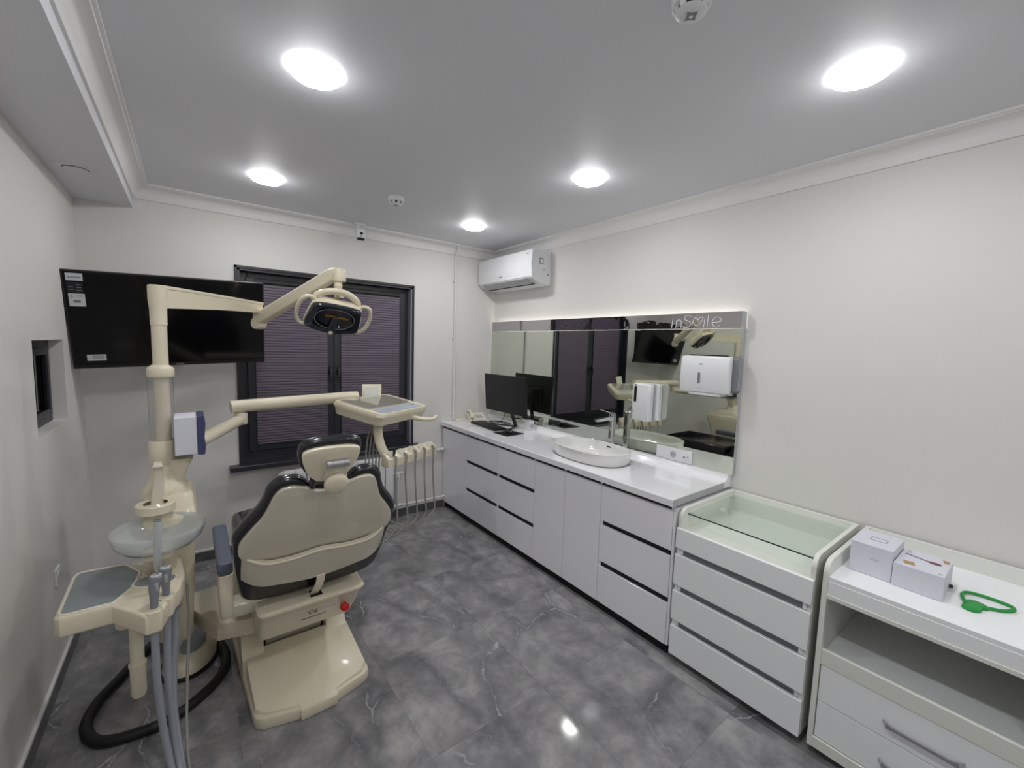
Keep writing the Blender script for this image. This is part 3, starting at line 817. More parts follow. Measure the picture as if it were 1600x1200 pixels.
hp = [tuple(Pm @ Vector(p)) for p in smooth_path([(-.058, -.095, .042), (-.058, -.08, .060), (-.058, -.04, .074), (-.058, .02, .086), (-.058, .06, .088), (-.058, .088, .076)], 5)]
obj('handset', tube(hp, [.020, .021, .021, .020, .018, .017, .016, .0155, .015, .015, .015, .015, .015, .015, .015, .0155, .016, .017, .018, .020, .021, .021, .021, .021, .021, .020][:len(hp)], 12, flat=.8), M['cream3'], t, smooth=50)
cp = smooth_path([tuple(Pm @ Vector(p)) for p in [(-.058, -.10, .03), (-.06, -.125, .008), (-.02, -.13, .006), (.06, -.12, .006), (.10, -.08, .006)]], 8)
obj('cord', tube(cp, .0035, 6), M['dark'], t, smooth=50)
t = thing('remote_control', 'small cream remote control lying by the foot of the wall pipe', 'remote control', (2.145, 3.64, ZCT))
obj('case', prism(rrect(-.055, .055, -.022, .022, .01), .0005, .022, .006, 2, frame((2.145, 3.64, ZCT), (.98, -.2, 0), (.2, .98, 0), (0, 0, 1))), M['cream3'], t, smooth=40)
obj('keypad', prism(rrect(-.04, .03, -.014, .014, .004), .0221, .0235, 0, 1, frame((2.145, 3.64, ZCT), (.98, -.2, 0), (.2, .98, 0), (0, 0, 1))), M['cream2'], t)
t = thing('socket_block', 'small white socket block standing on the worktop beside the monitor', 'socket', (2.469, 2.94, ZCT))
obj('case', box(2.440, 2.498, 2.905, 2.975, ZCT + .0005, ZCT + .082, .004, 2), M['white'], t)
obj('socket_well', lathe([(0, .001), (.018, .001), (.022, .003), (.024, .003), (.024, 0), (0, 0)], frame((2.469, 2.905, ZCT + .043), (1, 0, 0), (0, 0, 1), (0, -1, 0)), 24), M['lgrey'], t, smooth=40)
obj('lid', box(2.436, 2.500, 2.902, 2.978, ZCT + .082, ZCT + .090, .002, 1), M['white'], t)
z_ = ZCT + .004
tag(obj('monitor_cable', tube(smooth_path([(2.43, 3.25, 1.08), (2.435, 3.27, 1.0), (2.43, 3.30, .93), (2.41, 3.36, z_ + .002), (2.36, 3.42, z_), (2.42, 3.44, z_), (2.46, 3.36, z_), (2.44, 3.28, z_), (2.48, 3.24, z_), (2.50, 3.32, z_), (2.47, 3.42, z_), (2.40, 3.47, z_), (2.36, 3.45, z_)], 6), .0032, 6), M['dark'], smooth=50), 'thin black cable curling on the worktop behind the monitor', 'cable')
tag(obj('mouse_cable', tube(smooth_path([(2.232, 2.965, ZCT + .012), (2.24, 3.0, z_ + .002), (2.27, 3.02, z_), (2.33, 3.05, z_), (2.38, 3.03, z_), (2.42, 3.02, z_)], 6), .0022, 6), M['dark'], smooth=50), 'short black mouse cable running from the mouse towards the mirror', 'cable')

# ================================================================== drawer carts on castors
def caster(x, y, root):
    b = lathe([(0, -.010), (.016, -.010), (.018, -.008), (.018, .008), (.016, .010), (0, .010)], frame((x, y, .018), (1, 0, 0), (0, 0, 1), (0, 1, 0)), 18)
    c = obj('castor', b, M['black'], root, smooth=40)
    obj('fork', box(x - .012, x + .012, y - .014, y + .014, .030, .0485, .003, 1), M['dark'], c)
def side_outline(x0, x1, z0, z1, rr=.055):
    """side panel in x,z with the upper front corner rounded"""
    out = [(x1, z0), (x1, z1)]
    for k in range(9):
        a = PI / 2 + PI / 2 * k / 8
        out.append((x0 + rr + rr * math.cos(a), z1 - rr + rr * math.sin(a)))
    out.append((x0, z0))
    return out
# glass-topped cart
cx0, cx1, cy0, cy1, cz0, cz1 = 1.996, 2.572, .532, 1.140, .050, .834
t = thing('glass_top_cart', 'white drawer cart with a glass shelf above a shallow tray', 'cart', (2.28, .836, 0), 'white drawer carts along the right wall')
for yy in (cy0, cy1 - .018):
    obj('side_panel', yz_prism(side_outline(cx0, cx1, cz0, cz1), yy, yy + .018, .001, 1), M['edge'], t, smooth=30)
obj('back_panel', box(cx1 - .016, cx1, cy0 + .018, cy1 - .018, cz0, cz1, .001, 1), M['edge'], t)
obj('tray_floor', box(cx0 + .004, cx1 - .016, cy0 + .018, cy1 - .018, .700, .716), M['edge'], t)
obj('bottom_board', box(cx0 + .01, cx1 - .016, cy0 + .018, cy1 - .018, cz0 + .002, cz0 + .018), M['lamin'], t)
for a, b_ in ((.632, .737), (.434, .597), (.242, .400), (.048, .208)):
    obj('drawer_front', box(1.978, 1.9955, cy0 + .001, cy1 - .001, a, b_, .0015, 1), M['lamin'], t)
for a, b_ in ((.597, .632), (.400, .434), (.208, .242)):
    obj('finger_channel', box(cx0 + .006, cx0 + .02, cy0 + .035, cy1 - .035, a - .006, b_ + .006), M['grey'], t)
    for yy in (cy0 + .019, cy1 - .035):
        obj('channel_spacer', box(cx0, cx0 + .02, yy, yy + .016, a + .001, b_ - .001), M['lamin'], t)
g = obj('glass_shelf', box(2.050, cx1 - .020, cy0 + .021, cy1 - .021, .799, .805), M['glass'], t)
obj('glass_edge', box(2.0485, 2.0498, cy0 + .021, cy1 - .021, .799, .805), M['glassedge'], g)
for xx in (2.075, 2.52):
    for yy, s in ((cy0 + .018, 1), (cy1 - .018, -1)):
        obj('shelf_pin', box(xx - .012, xx + .012, min(yy, yy + s * .02), max(yy, yy + s * .02), .7905, .7988, .002, 1), M['chrome'], t)
for xx in (2.06, 2.50):
    for yy in (cy0 + .06, cy1 - .06): caster(xx, yy, t)
# open-shelf cart
dx0, dx1, dy0, dy1, dz0, dz1 = 1.985, 2.572, -.105, .505, .045, .838
t = thing('open_shelf_cart', 'white cart with an open shelf and two handled drawers at the right edge', 'cart', (2.28, .2, 0), 'white drawer carts along the right wall')
for yy in (dy0, dy1 - .018):
    obj('side_panel', yz_prism(side_outline(dx0, dx1, dz0, dz1), yy, yy + .018, .001, 1), M['edge'], t, smooth=30)
obj('back_panel', box(dx1 - .016, dx1, dy0 + .018, dy1 - .018, dz0, dz1, .001, 1), M['edge'], t)
obj('tray_board', box(dx0 + .006, dx1 - .016, dy0 + .018, dy1 - .018, .757, .775, .001, 1), M['lamin'], t)
obj('tray_front', box(dx0 + .004, dx0 + .020, dy0 + .018, dy1 - .018, .703, .7568, .001, 1), M['lamin'], t)
obj('under_board', box(dx0 + .001, dx1 - .016, dy0 + .018, dy1 - .018, .686, .7028, .001, 1), M['edge'], t)
obj('shelf_board', box(dx0 + .02, dx1 - .016, dy0 + .018, dy1 - .018, .425, .443, .001, 1), M['lamin'], t)
obj('front_rail', box(dx0 + .006, dx0 + .022, dy0 + .018, dy1 - .018, .405, .470, .001, 1), M['edge'], t)
obj('bottom_board', box(dx0 + .001, dx1 - .016, dy0 + .018, dy1 - .018, dz0, dz0 + .045, .001, 1), M['edge'], t)
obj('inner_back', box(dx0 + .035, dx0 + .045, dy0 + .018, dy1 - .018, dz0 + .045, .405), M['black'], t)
for a, b_ in ((.252, .402), (.094, .249)):
    dfr = obj('drawer_front', box(dx0 + .008, dx0 + .026, dy0 + .021, dy1 - .021, a, b_, .001, 1), M['lamin'], t)
    zc_ = (a + b_) / 2 - .012
    yA, yB = .285, .075
    hd = loft([[(dx0 + .007 - q, y, zc_ - h), (dx0 + .007 - q, y, zc_ + h), (dx0 + .007 - q + w, y, zc_ + h), (dx0 + .007 - q + w, y, zc_ - h)] for y, q, w, h in
               ((yA, .0, .006, .006), (yA - .012, .022, .008, .010), (yA - .03, .026, .008, .006), ((yA + yB) / 2, .027, .008, .005), (yB + .03, .026, .008, .006), (yB + .012, .022, .008, .010), (yB, .0, .006, .006))])
    obj('handle', hd, M['steel'], dfr, smooth=30)
for xx in (2.06, 2.50):
    for yy in (dy0 + .06, dy1 - .06): caster(xx, yy, t)
# boxes and the green loop on the second cart
TZ = .7755
t = thing('tall_carton', 'taller white carton with a printed frame on its lid', 'box', (2.24, .40, TZ))
obj('carton', box(2.138, 2.325, .330, .462, TZ, TZ + .126, .002, 1), M['boxwhite'], t)
pf = bmesh.new()
for q0, q1, w0, w1 in ((-.020, .020, -.026, -.0235), (-.020, .020, .0235, .026), (-.020, -.0178, -.0235, .0235), (.0178, .020, -.0235, .0235)):
    box(2.225 + q0, 2.225 + q1, .392 + w0, .392 + w1, TZ + .1262, TZ + .1268, bm=pf)
obj('printed_frame', pf, M['ink'], t)
obj('printed_line', box(2.1370, 2.1382, .372, .398, TZ + .068, TZ + .072), M['lgrey'], t)
t = thing('flat_carton', 'lower white carton with a brown brush picture on its lid', 'box', (2.24, .26, TZ))
obj('carton', box(2.130, 2.330, .187, .3275, TZ, TZ + .092, .002, 1), M['boxwhite'], t)
zt = TZ + .0922
obj('picture_handle', prism([(2.262, .315), (2.268, .315), (2.248, .245), (2.242, .245)], zt, zt + .0012), M['brown'], t)
obj('picture_head', prism([(p[0] * .012 + 2.243, p[1] * .020 + .228) for p in sup(1, 1, 16, 2)], zt, zt + .0012), M['brown'], t)
obj('picture_patch', prism([(2.275, .205), (2.310, .215), (2.308, .196), (2.285, .192)], zt, zt + .0012), M['tan'], t)
obj('printed_label', prism([(2.150, .300), (2.180, .308), (2.186, .278), (2.156, .270)], zt, zt + .0012), M['tan'], t)
obj('printed_mark', prism([(2.290, .300), (2.302, .302), (2.302, .312), (2.290, .310)], zt, zt + .0012), M['lgrey'], t)
obj('printed_mark', prism([(2.142, .196), (2.150, .196), (2.150, .206), (2.142, .206)], zt, zt + .0012), M['lgrey'], t)
obj('side_flap', box(2.255, 2.285, .165, .1865, TZ + .012, TZ + .016), M['acryl'], t)
obj('flap_clip', box(2.262, 2.276, .176, .1868, TZ + .010, TZ + .022, .002, 1), M['ink_dark'], t)
t = thing('green_rubber_loop', 'bright green rubber loop with a flat tab on the cart tray', 'loop', (2.23, .09, TZ))
lp = smooth_path([(2.178, .131, TZ + .006), (2.215, .142, TZ + .006), (2.255, .150, TZ + .008), (2.288, .138, TZ + .008), (2.305, .10, TZ + .006), (2.302, .055, TZ + .006), (2.290, .030, TZ + .006), (2.262, .028, TZ + .006), (2.225, .052, TZ + .006), (2.208, .082, TZ + .006), (2.196, .100, TZ + .006)], 6)
obj('band', tube(lp, .0055, 8), M['green'], t, smooth=60)
b = prism(smooth2([(2.196, .138), (2.222, .128), (2.226, .104), (2.212, .084), (2.194, .080), (2.182, .094), (2.160, .094), (2.142, .104), (2.136, .124), (2.148, .140), (2.166, .140), (2.178, .130)], 4), TZ + .0005, TZ + .011, .003, 2)
obj('tab', b, M['green'], t, smooth=50)

# ================================================================== television on a tilted bracket
def euler_zxy(a, b_, c):
    return Matrix.Rotation(a, 4, 'Z') @ Matrix.Rotation(b_, 4, 'X') @ Matrix.Rotation(c, 4, 'Y')
TV = Matrix.Translation((-.061, 3.375, 1.7315)) @ euler_zxy(.093, .238, -.043) @ frame((0, 0, 0), (1, 0, 0), (0, 0, 1), (0, -1, 0))   # local: x right, y up, z to viewer
t = thing('television', 'large flat black television tilted forward from the back wall', 'television', (-.06, 3.40, 1.45))
obj('casing', prism(rrect(-.478, .478, -.279, .279, .004), -.028, -.001, .003, 1, TV), M['dark'], t)
obj('screen', prism(rrect(-.469, .469, -.258, .270, .002), -.0012, .0005, 0, 1, TV), M['screen'], t)
obj('lower_bezel', prism([(-.473, -.275), (.473, -.275), (.473, -.2585), (-.473, -.2585)], -.0012, .0015, 0, 1, TV), M['dark'], t)
obj('back_housing', prism(rrect(-.30, .30, -.20, .14, .03), -.062, -.028, .012, 2, TV), M['dark'], t, smooth=40)
s = obj('sticker', prism(rrect(-.459, -.393, .222, .262, .002, 2), .0006, .0010, 0, 1, TV), M['paper'], t)
obj('lettering', text_mesh('vortex', .019, TV @ Matrix.Translation((-.426, .241, .0013)), .0002), M['ink_dark'], s)
obj('sticker', prism(rrect(-.459, -.397, .158, .214, .002, 2), .0006, .0010, 0, 1, TV), M['dark'], t)
for k, (x, y) in enumerate(((-.413, .200), (-.443, .188), (-.413, .186), (-.443, .174), (-.413, .170))):
    obj('printed_line', prism([(x - .009, y - .0022), (x + .009, y - .0022), (x + .009, y + .0022), (x - .009, y + .0022)], .0011, .0014, 0, 1, TV), M['ink'], t)
s = obj('sticker', prism(rrect(-.457, -.393, .082, .152, .002, 2), .0006, .0010, 0, 1, TV), M['paper'], t)
obj('lettering', text_mesh('S', .022, TV @ Matrix.Translation((-.444, .138, .0013)), .0002), M['ink_dark'], s)
obj('printed_block', prism([(-.440, .102), (-.412, .102), (-.412, .116), (-.440, .116)], .0011, .0014, 0, 1, TV), M['ink'], s)
for y in (.142, .134): obj('printed_line', prism([(-.430, y - .002), (-.400, y - .002), (-.400, y + .002), (-.430, y + .002)], .0011, .0013, 0, 1, TV), M['lgrey'], s)
s = obj('sticker', prism(rrect(-.418, -.338, -.232, -.195, .002, 2), .0006, .0010, 0, 1, TV), M['paper'], t)
for y in (-.204, -.211, -.218): obj('printed_line', prism([(-.395, y - .0015), (-.348, y - .0015), (-.348, y + .0015), (-.395, y + .0015)], .0011, .0013, 0, 1, TV), M['ink'], s)
obj('badge', prism([(-.02, -.272), (.02, -.272), (.02, -.265), (-.02, -.265)], .0016, .0022, 0, 1, TV), M['grey'], t)
t = thing('television_bracket', 'black wall bracket arm behind the television', 'bracket', (-.02, YB - .02, 1.6))
obj('wall_plate', box(-.12, .10, YB - .020, YB - .0005, 1.50, 1.92, .003, 1), M['dark'], t)
obj('arm', loft([[(x + s * .03, y, z + q * .03) for s, q in ((-1, -1), (1, -1), (1, 1), (-1, 1))] for x, y, z in ((-.01, YB - .02, 1.78), (-.03, 3.56, 1.77), (-.045, 3.440, 1.755))]), M['dark'], t)
obj('arm', loft([[(x + s * .03, y, z + q * .03) for s, q in ((-1, -1), (1, -1), (1, 1), (-1, 1))] for x, y, z in ((-.01, YB - .02, 1.62), (-.03, 3.58, 1.62), (-.045, 3.466, 1.63))]), M['dark'], t)

# ================================================================== dental chair
CXc = 0.420
BO = Vector((CXc, 1.85, .83)); BU = Vector((1, 0, 0)); BV = Vector((0, -.457, .889)); BN = Vector((0, -.889, -.457))
BM = frame(BO, BU, BV, BN)               # local u across, v up the back, w out of the rear face
def sym(half): return half + [(-u, v) for u, v in reversed(half) if abs(u) > 1e-6]
chair = thing('dental_chair', 'cream dental chair with black upholstery, seen from behind', 'dental chair', (CXc, 2.4, 0))
cush = sym([(0, -.375), (.15, -.372), (.24, -.352), (.284, -.305), (.300, -.20), (.312, -.06), (.319, .03), (.313, .080), (.282, .136), (.246, .190), (.225, .244), (.212, .290), (.187, .320), (.150, .331), (.110, .327), (.084, .308), (.066, .284), (0, .270)])
o = obj('back_cushion', prism(smooth2(cush, 3), -.050, -.004, .020, 5, BM), M['uphol'], chair, smooth=60)
sh = sym([(0, -.10), (.20, -.10), (.262, -.075), (.292, -.035), (.300, .0), (.294, .05), (.264, .105), (.226, .165), (.206, .22), (.193, .262), (.176, .291), (.150, .303), (.118, .301), (.085, .288), (.05, .266), (0, .256)])
obj('back_shell', prism(smooth2(sh, 3), -.016, .010, .006, 2, BM), M['cream2'], chair, smooth=40)
# lower wrap-round band of the shell
def curlw(u): return .070 * (max(0.0, abs(u) - .19) / .125) ** 2.2
def wrap(outline, w0, w1):
    b = prism(outline, w0, w1, .003, 2)
    for v in b.verts: v.co.z -= curlw(v.co.x)
    return xform(b, BM)
def interp(pts, u):
    for (a, b), (c, d_) in zip(pts, pts[1:]):
        if a <= u <= c: return b + (d_ - b) * (u - a) / (c - a)
    return pts[0][1] if u < pts[0][0] else pts[-1][1]
tp = smooth2([(-.312, -.030), (-.285, -.040), (-.24, -.058), (-.18, -.077), (-.10, -.079), (0, -.065), (.10, -.079), (.18, -.077), (.24, -.058), (.285, -.040), (.312, -.030)], 4, False)
bt = smooth2([(-.312, -.150), (-.300, -.172), (-.25, -.200), (-.16, -.222), (0, -.246), (.16, -.222), (.25, -.200), (.300, -.172), (.312, -.150)], 4, False)
rings = []; tops = []
for k in range(49):
    u = -.312 + .624 * k / 48
    a, b_ = interp(tp, u), interp(bt, u); c_ = curlw(u)
    tops.append((u, a))
    rings.append([tuple(BM @ Vector((u, v, w - c_))) for v, w in ((a, .014), (a, .032), (a - .004, .036), ((a + b_) / 2, .037), (b_ + .004, .036), (b_, .032), (b_, .014))])
obj('shell_band', loft(rings), M['cream2'], chair, smooth=35)
obj('band_lip', tube([tuple(BM @ Vector((u, v, .033 - curlw(u)))) for u, v in tops], .0055, 8), M['cream'], chair, smooth=60)
# lifting tongue below the band
obj('release_tongue', loft([[tuple(BM @ Vector((u + s * .017, v, w + q * .004))) for s, q in ((-1, -1), (1, -1), (1, 1), (-1, 1))] for u, v, w in ((.012, -.232, .038), (.010, -.262, .046), (.004, -.30, .046), (-.004, -.360, .034))]), M['cream'], chair, smooth=40)
# headrest
HM = BM @ Matrix.Translation((-.014, 0, .012))
hc = sym([(0, .330), (.035, .332), (.060, .345), (.085, .375), (.104, .42), (.112, .46), (.108, .496), (.090, .513), (.05, .522), (0, .522)])
obj('headrest_cushion', prism(smooth2(hc, 3), -.036, .006, .017, 4, HM), M['uphol'], chair, smooth=60)
hs = sym([(0, .336), (.032, .338), (.055, .352), (.078, .382), (.094, .424), (.101, .458), (.097, .484), (.06, .497), (0, .500)])
hb = prism(smooth2(hs, 3), .002, .024, .006, 2, HM)
hshell = obj('headrest_shell', hb, M['cream'], chair, smooth=40)
HR = HM @ frame((.020, .430, .032), (0, 1, 0), (0, 0, 1), (1, 0, 0))
obj('hinge_roller', lathe([(0, -.040), (.017, -.040), (.017, -.0225), (.0145, -.0225), (.0145, -.0195), (.017, -.0195), (.017, .0195), (.0145, .0195), (.0145, .0225), (.017, .0225), (.017, .040), (0, .040)], HR, 24), M['steel'], hshell, smooth=30)
obj('hinge_plate', prism(rrect(-.022, .062, .345, .425, .006), .022, .034, .003, 1, HM), M['cream2'], hshell)
obj('lock_knob', lathe([(0, .062), (.030, .061), (.042, .055), (.045, .046), (.043, .036), (.02, .030), (0, .030)], HM @ Matrix.Translation((.022, .338, 0)), 32), M['cream'], hshell, smooth=50)
obj('neck_post', tube([tuple(HM @ Vector((.022, .36, .015))), tuple(HM @ Vector((.022, .20, -.03)))], .013, 12), M['steel'], chair, smooth=40)
obj('neck_post', tube([tuple(HM @ Vector((-.045, .35, -.01))), tuple(HM @ Vector((-.045, .22, -.035)))], .013, 12), M['uphol'], chair, smooth=40)
# seat, leg rest
def slope(b, k=.026):
    for v in b.verts: v.co.z -= .34 * max(0.0, v.co.y - 2.76)      # the leg rest drops away
    return b
so = [(.18, 2.075), (.238, 2.11), (.262, 2.20), (.268, 2.40), (.272, 2.62), (.264, 2.76), (.220, 2.92), (.186, 3.10), (.172, 3.24), (.130, 3.31), (0, 3.33)]
full = [(CXc + u, y) for u, y in so] + [(CXc - u, y) for u, y in reversed(so[:-1])]
obj('seat_cushion', slope(prism(smooth2(full, 3), .560, .662, .030, 4)), M['uphol'], chair, smooth=60)
full = [(CXc + u * .9, 2.12 + (y - 2.0) * .92) for u, y in so] + [(CXc - u * .9, 2.12 + (y - 2.0) * .92) for u, y in reversed(so[:-1])]
obj('seat_shell', slope(prism(smooth2(full, 3), .505, .556, .012, 2)), M['cream2'], chair, smooth=40)
# left armrest
ar = obj('armrest', prism(rrect(.058, .114, 2.015, 2.47, .018), .668, .722, .010, 3), M['greyblue'], chair, smooth=50)
obj('armrest_support', loft_rr([(.470, .066, .112, 2.03, 2.16, .015), (.50, .062, .113, 2.01, 2.20, .018), (.60, .060, .113, 2.005, 2.24, .018), (.667, .060, .113, 2.01, 2.30, .018)]), M['cream'], ar, smooth=40)
obj('support_foot', box(.10, .20, 2.06, 2.16, .445, .50, .008, 2), M['cream2'], ar, smooth=40)
# motor housing with tongue slot, mark and stop button
def mring(z, x0, x1, y0, y1): return [(p[0], p[1], z) for p in rrect(x0, x1, y0, y1, .03)]
hous = obj('motor_housing', loft([mring(.300, .20, .60, 2.06, 2.60), mring(.385, .195, .615, 2.00, 2.62), mring(.455, .192, .628, 1.965, 2.64), mring(.470, .190, .634, 1.942, 2.64), mring(.481, .190, .636, 1.938, 2.64), mring(.487, .196, .630, 1.946, 2.62), mring(.489, .20, .625, 1.956, 2.60)]), M['cream'], chair, smooth=35)
obj('tongue_slot', prism([(.398, 1.965), (.448, 1.965), (.445, 2.02), (.402, 2.02)], .4885, .4925), M['black'], hous)
obj('maker_mark', text_mesh('CE', .034, frame((.405, 1.9665, .428), (1, 0, 0), (0, -.45, .89), (0, -.89, -.45)) @ Matrix.Translation((0, 0, .010)), .0006), M['ink_dark'], hous)
obj('maker_line', prism([(-.035, -.003), (.035, -.003), (.035, .003), (-.035, .003)], .010, .011, 0, 1, frame((.475, 1.9665, .432), (1, 0, 0), (0, -.45, .89), (0, -.89, -.45))), M['panelblue'], hous)
obj('maker_line', prism([(-.052, -.0025), (.052, -.0025), (.052, .0025), (-.052, .0025)], .010, .011, 0, 1, frame((.410, 1.985, .395), (1, 0, 0), (0, -.45, .89), (0, -.89, -.45))), M['navy'], hous)
obj('stop_button', lathe([(0, .040), (.014, .039), (.019, .034), (.020, .022), (.012, .018), (.012, 0), (0, 0)], frame((.545, 1.995, .380), (1, 0, 0), (0, .3, .95), (.1, -.95, .3)), 24), M['red'], chair, smooth=40)
# base
outline = [(.165, 1.950), (.172, 1.925), (.198, 1.905), (.330, 1.872), (.335, 1.858), (.485, 1.862), (.490, 1.878), (.622, 1.916), (.646, 1.935), (.652, 1.965), (.630, 2.35), (.605, 2.92), (.215, 2.92), (.130, 2.55)]
obj('base_plate', prism(outline, .0005, .050, .006, 2), M['cream'], chair, smooth=35)
wo = [(.172, 1.955), (.205, 1.922), (.332, 1.890), (.338, 1.868), (.482, 1.872), (.488, 1.896), (.612, 1.930), (.640, 1.966), (.622, 2.245), (.160, 2.245)]
b = prism(wo, .045, 1.0)
for v in b.verts:
    if v.co.z > .5: v.co.z = .050 + .27 * (v.co.y - 1.868)
bevel(b, .006, 2, [e for e in b.edges if all(v.co.z > .0455 for v in e.verts)])
obj('base_ramp', b, M['cream'], chair, smooth=35)
def yz_slab(pts, x0, x1, bv=.006):
    return prism(pts, x0, x1, bv, 2, frame((0, 0, 0), (0, 1, 0), (0, 0, 1), (1, 0, 0)))
ck = [(2.20, .05), (2.20, .138), (2.225, .152), (2.315, .285), (2.36, .305), (2.82, .300), (2.90, .22), (2.91, .05)]
obj('base_cheek', yz_slab(ck, .148, .240), M['cream'], chair, smooth=35)
obj('base_cheek', yz_slab(ck, .522, .622), M['cream'], chair, smooth=35)
obj('base_core', box(.240, .522, 2.40, 2.88, .05, .295, .006, 2), M['cream2'], chair)
obj('base_well', box(.2405, .5215, 2.246, 2.3995, .05, .09), M['black'], chair)
obj('lift_arm', yz_slab([(2.285, .10), (2.37, .10), (2.36, .36), (2.20, .36)], .252, .508, .006), M['cream2'], chair)

# ================================================================== cuspidor unit with pole
unit = thing('dental_unit', 'cream cuspidor unit with upright pole left of the chair', 'dental unit', (-.10, 2.42, .27))
obj('body', loft_rr([(.270, -.135, -.035, 2.31, 2.47, .03), (.30, -.155, -.028, 2.285, 2.50, .04), (.45, -.175, -.022, 2.26, 2.545, .045), (.66, -.185, -.012, 2.245, 2.60, .045), (.82, -.19, -.004, 2.235, 2.655, .04), (.868, -.19, .0, 2.23, 2.668, .03), (.880, -.187, -.003, 2.235, 2.662, .03), (.905, -.180, -.008, 2.27, 2.62, .03)]), M['cream'], unit, smooth=35)
obj('top_housing', loft_rr([(.895, -.182, -.006, 2.275, 2.62, .03), (.945, -.178, -.010, 2.30, 2.56, .03), (.958, -.170, -.018, 2.315, 2.53, .03)]), M['cream'], unit, smooth=35)
PX, PY = -.112, 2.388
obj('pole_foot', lathe([(.082, .945), (.080, .965), (.072, .985), (.055, 1.01), (.045, 1.04), (.042, 1.09)], Matrix.Translation((PX, PY, 0)), 32), M['cream'], unit, smooth=50)
obj('lower_collar', lathe([(0, 1.085), (.046, 1.085), (.048, 1.09), (.048, 1.182), (.044, 1.188), (0, 1.188)], Matrix.Translation((PX, PY, 0)), 32), M['cream'], unit, smooth=40)
obj('clear_sleeve', lathe([(.045, 1.188), (.045, 1.472)], Matrix.Translation((PX + .002, PY, 0)), 32), M['acryl'], unit, smooth=60)
obj('upper_collar', lathe([(0, 1.468), (.046, 1.468), (.0485, 1.474), (.0485, 1.503), (.046, 1.508), (.028, 1.522), (0, 1.522)], Matrix.Translation((PX + .004, PY, 0)), 32), M['cream'], unit, smooth=40)
obj('pole', lathe([(0, 1.185), (.0275, 1.185), (.0275, 1.735), (0, 1.735)], Matrix.Translation((PX + .006, PY, 0)), 24), M['cream'], unit, smooth=40)
obj('bracket_neck', loft([[(x, y, z) for x, y in rrect(x0, x1, PY - w, PY + w, .02)] for z, x0, x1, w in ((.99, -.10, -.045, .03), (1.04, -.10, -.03, .035), (1.10, -.10, -.005, .04))]), M['cream'], unit, smooth=40)
# link arm to the chair
obj('link_arm', prism([(-.05, 2.60), (-.03, 2.44), (.058, 2.238), (.20, 2.205), (.20, 2.36), (.125, 2.40), (.07, 2.62)], .255, .335, .006, 2), M['cream'], unit, smooth=35)
# bowl and its support, cup filler
BWx, BWy, BWz = -.120, 2.110, .884
SP = Matrix.Translation((BWx, BWy, BWz)) @ Matrix.Rotation(.0, 4, 'Y')
obj('bowl_support', loft([[(x, y, z) for x, y in rrect(-.172, -.072, y0, y1, .03)] for z, y0, y1 in ((.70, 2.12, 2.34), (.785, 2.05, 2.32), (.800, 2.06, 2.30))]), M['cream'], unit, smooth=40)
bowl = obj('spittoon_bowl', lathe([(.022, -.080), (.070, -.077), (.110, -.063), (.137, -.036), (.147, -.006), (.1485, .010), (.1470, .012), (.1455, .010), (.1442, -.006), (.1345, -.034), (.108, -.060), (.069, -.0735), (.022, -.0765)], SP, 48), M['frost'], unit, smooth=60)
obj('bowl_drain', lathe([(0, -.066), (.032, -.068), (.047, -.074), (.050, -.0825), (0, -.0825)], SP, 32), M['cream3'], unit, smooth=50)
CR = Matrix.Translation((-.135, 2.225, .945))
obj('cup_ring', lathe([(.040, .012), (.062, .014), (.066, .010), (.066, -.020), (.060, -.024), (.044, -.004), (0, -.006), (0, -.024), (.06, -.024)], CR, 40), M['cream'], unit, smooth=40)
obj('rinse_nozzle', tube([(-.128, 2.20, .935), (-.126, 2.185, .955), (-.124, 2.17, .962)], .006, 8), M['steel'], unit, smooth=40)
obj('filler_spout', loft([[(x, y, z) for x, y in rrect(cx - w, cx + w, y - d_, y + d_, .008)] for z, cx, y, w, d_ in ((.93, -.132, 2.29, .024, .03), (1.03, -.126, 2.285, .018, .026), (1.085, -.123, 2.275, .014, .022), (1.105, -.124, 2.262, .018, .030), (1.118, -.124, 2.258, .012, .022))]), M['cream3'], unit, smooth=40)
# assistant tray
TZA = .700
tray = [(-.150, 1.800), (-.180, 1.850), (-.248, 1.945), (-.375, 1.945), (-.392, 1.965), (-.398, 2.270), (-.380, 2.305), (-.236, 2.288), (-.175, 2.235), (-.060, 2.235), (-.045, 2.06), (-.060, 1.955), (-.085, 1.90), (-.108, 1.805)]
at = obj('assistant_tray', prism(tray, TZA - .072, TZA, .010, 3), M['cream'], unit, smooth=40)
rim = [Vector((x, y, TZA)) for x, y in [(-.245, 1.960), (-.362, 1.960), (-.376, 1.966), (-.382, 1.985), (-.387, 2.250), (-.382, 2.275), (-.366, 2.286), (-.250, 2.275), (-.236, 2.266), (-.190, 2.175), (-.188, 2.155), (-.200, 2.05)]]
obj('tray_mat', prism([(p.x, p.y) for p in rim], TZA - .002, TZA + .0015), M['panelgrey'], at)
obj('tray_rim', tube([tuple(p) for p in rim], .0055, 8, closed=True), M['cream3'], at, smooth=60)
CPn = Matrix.Translation((-.136, 2.050, TZA)) @ Matrix.Rotation(-.35, 4, 'Z')
cp_ = obj('control_pad', prism([(.070 * p[0], .046 * p[1]) for p in sup(1, 1, 32, 2.6)], -.003, .006, .002, 2, CPn), M['cream3'], at, smooth=40)
obj('control_face', prism([(.062 * p[0], .038 * p[1]) for p in sup(1, 1, 32, 2.6)], .006, .0072, 0, 1, CPn), M['panelgrey'], cp_)
for k in range(3): obj('button', prism([(.006 * p[0] + .018 - k * .016, .005 * p[1] - .005) for p in sup(1, 1, 12, 2)], .0072, .0085, 0, 1, CPn), M['lgrey'], cp_)
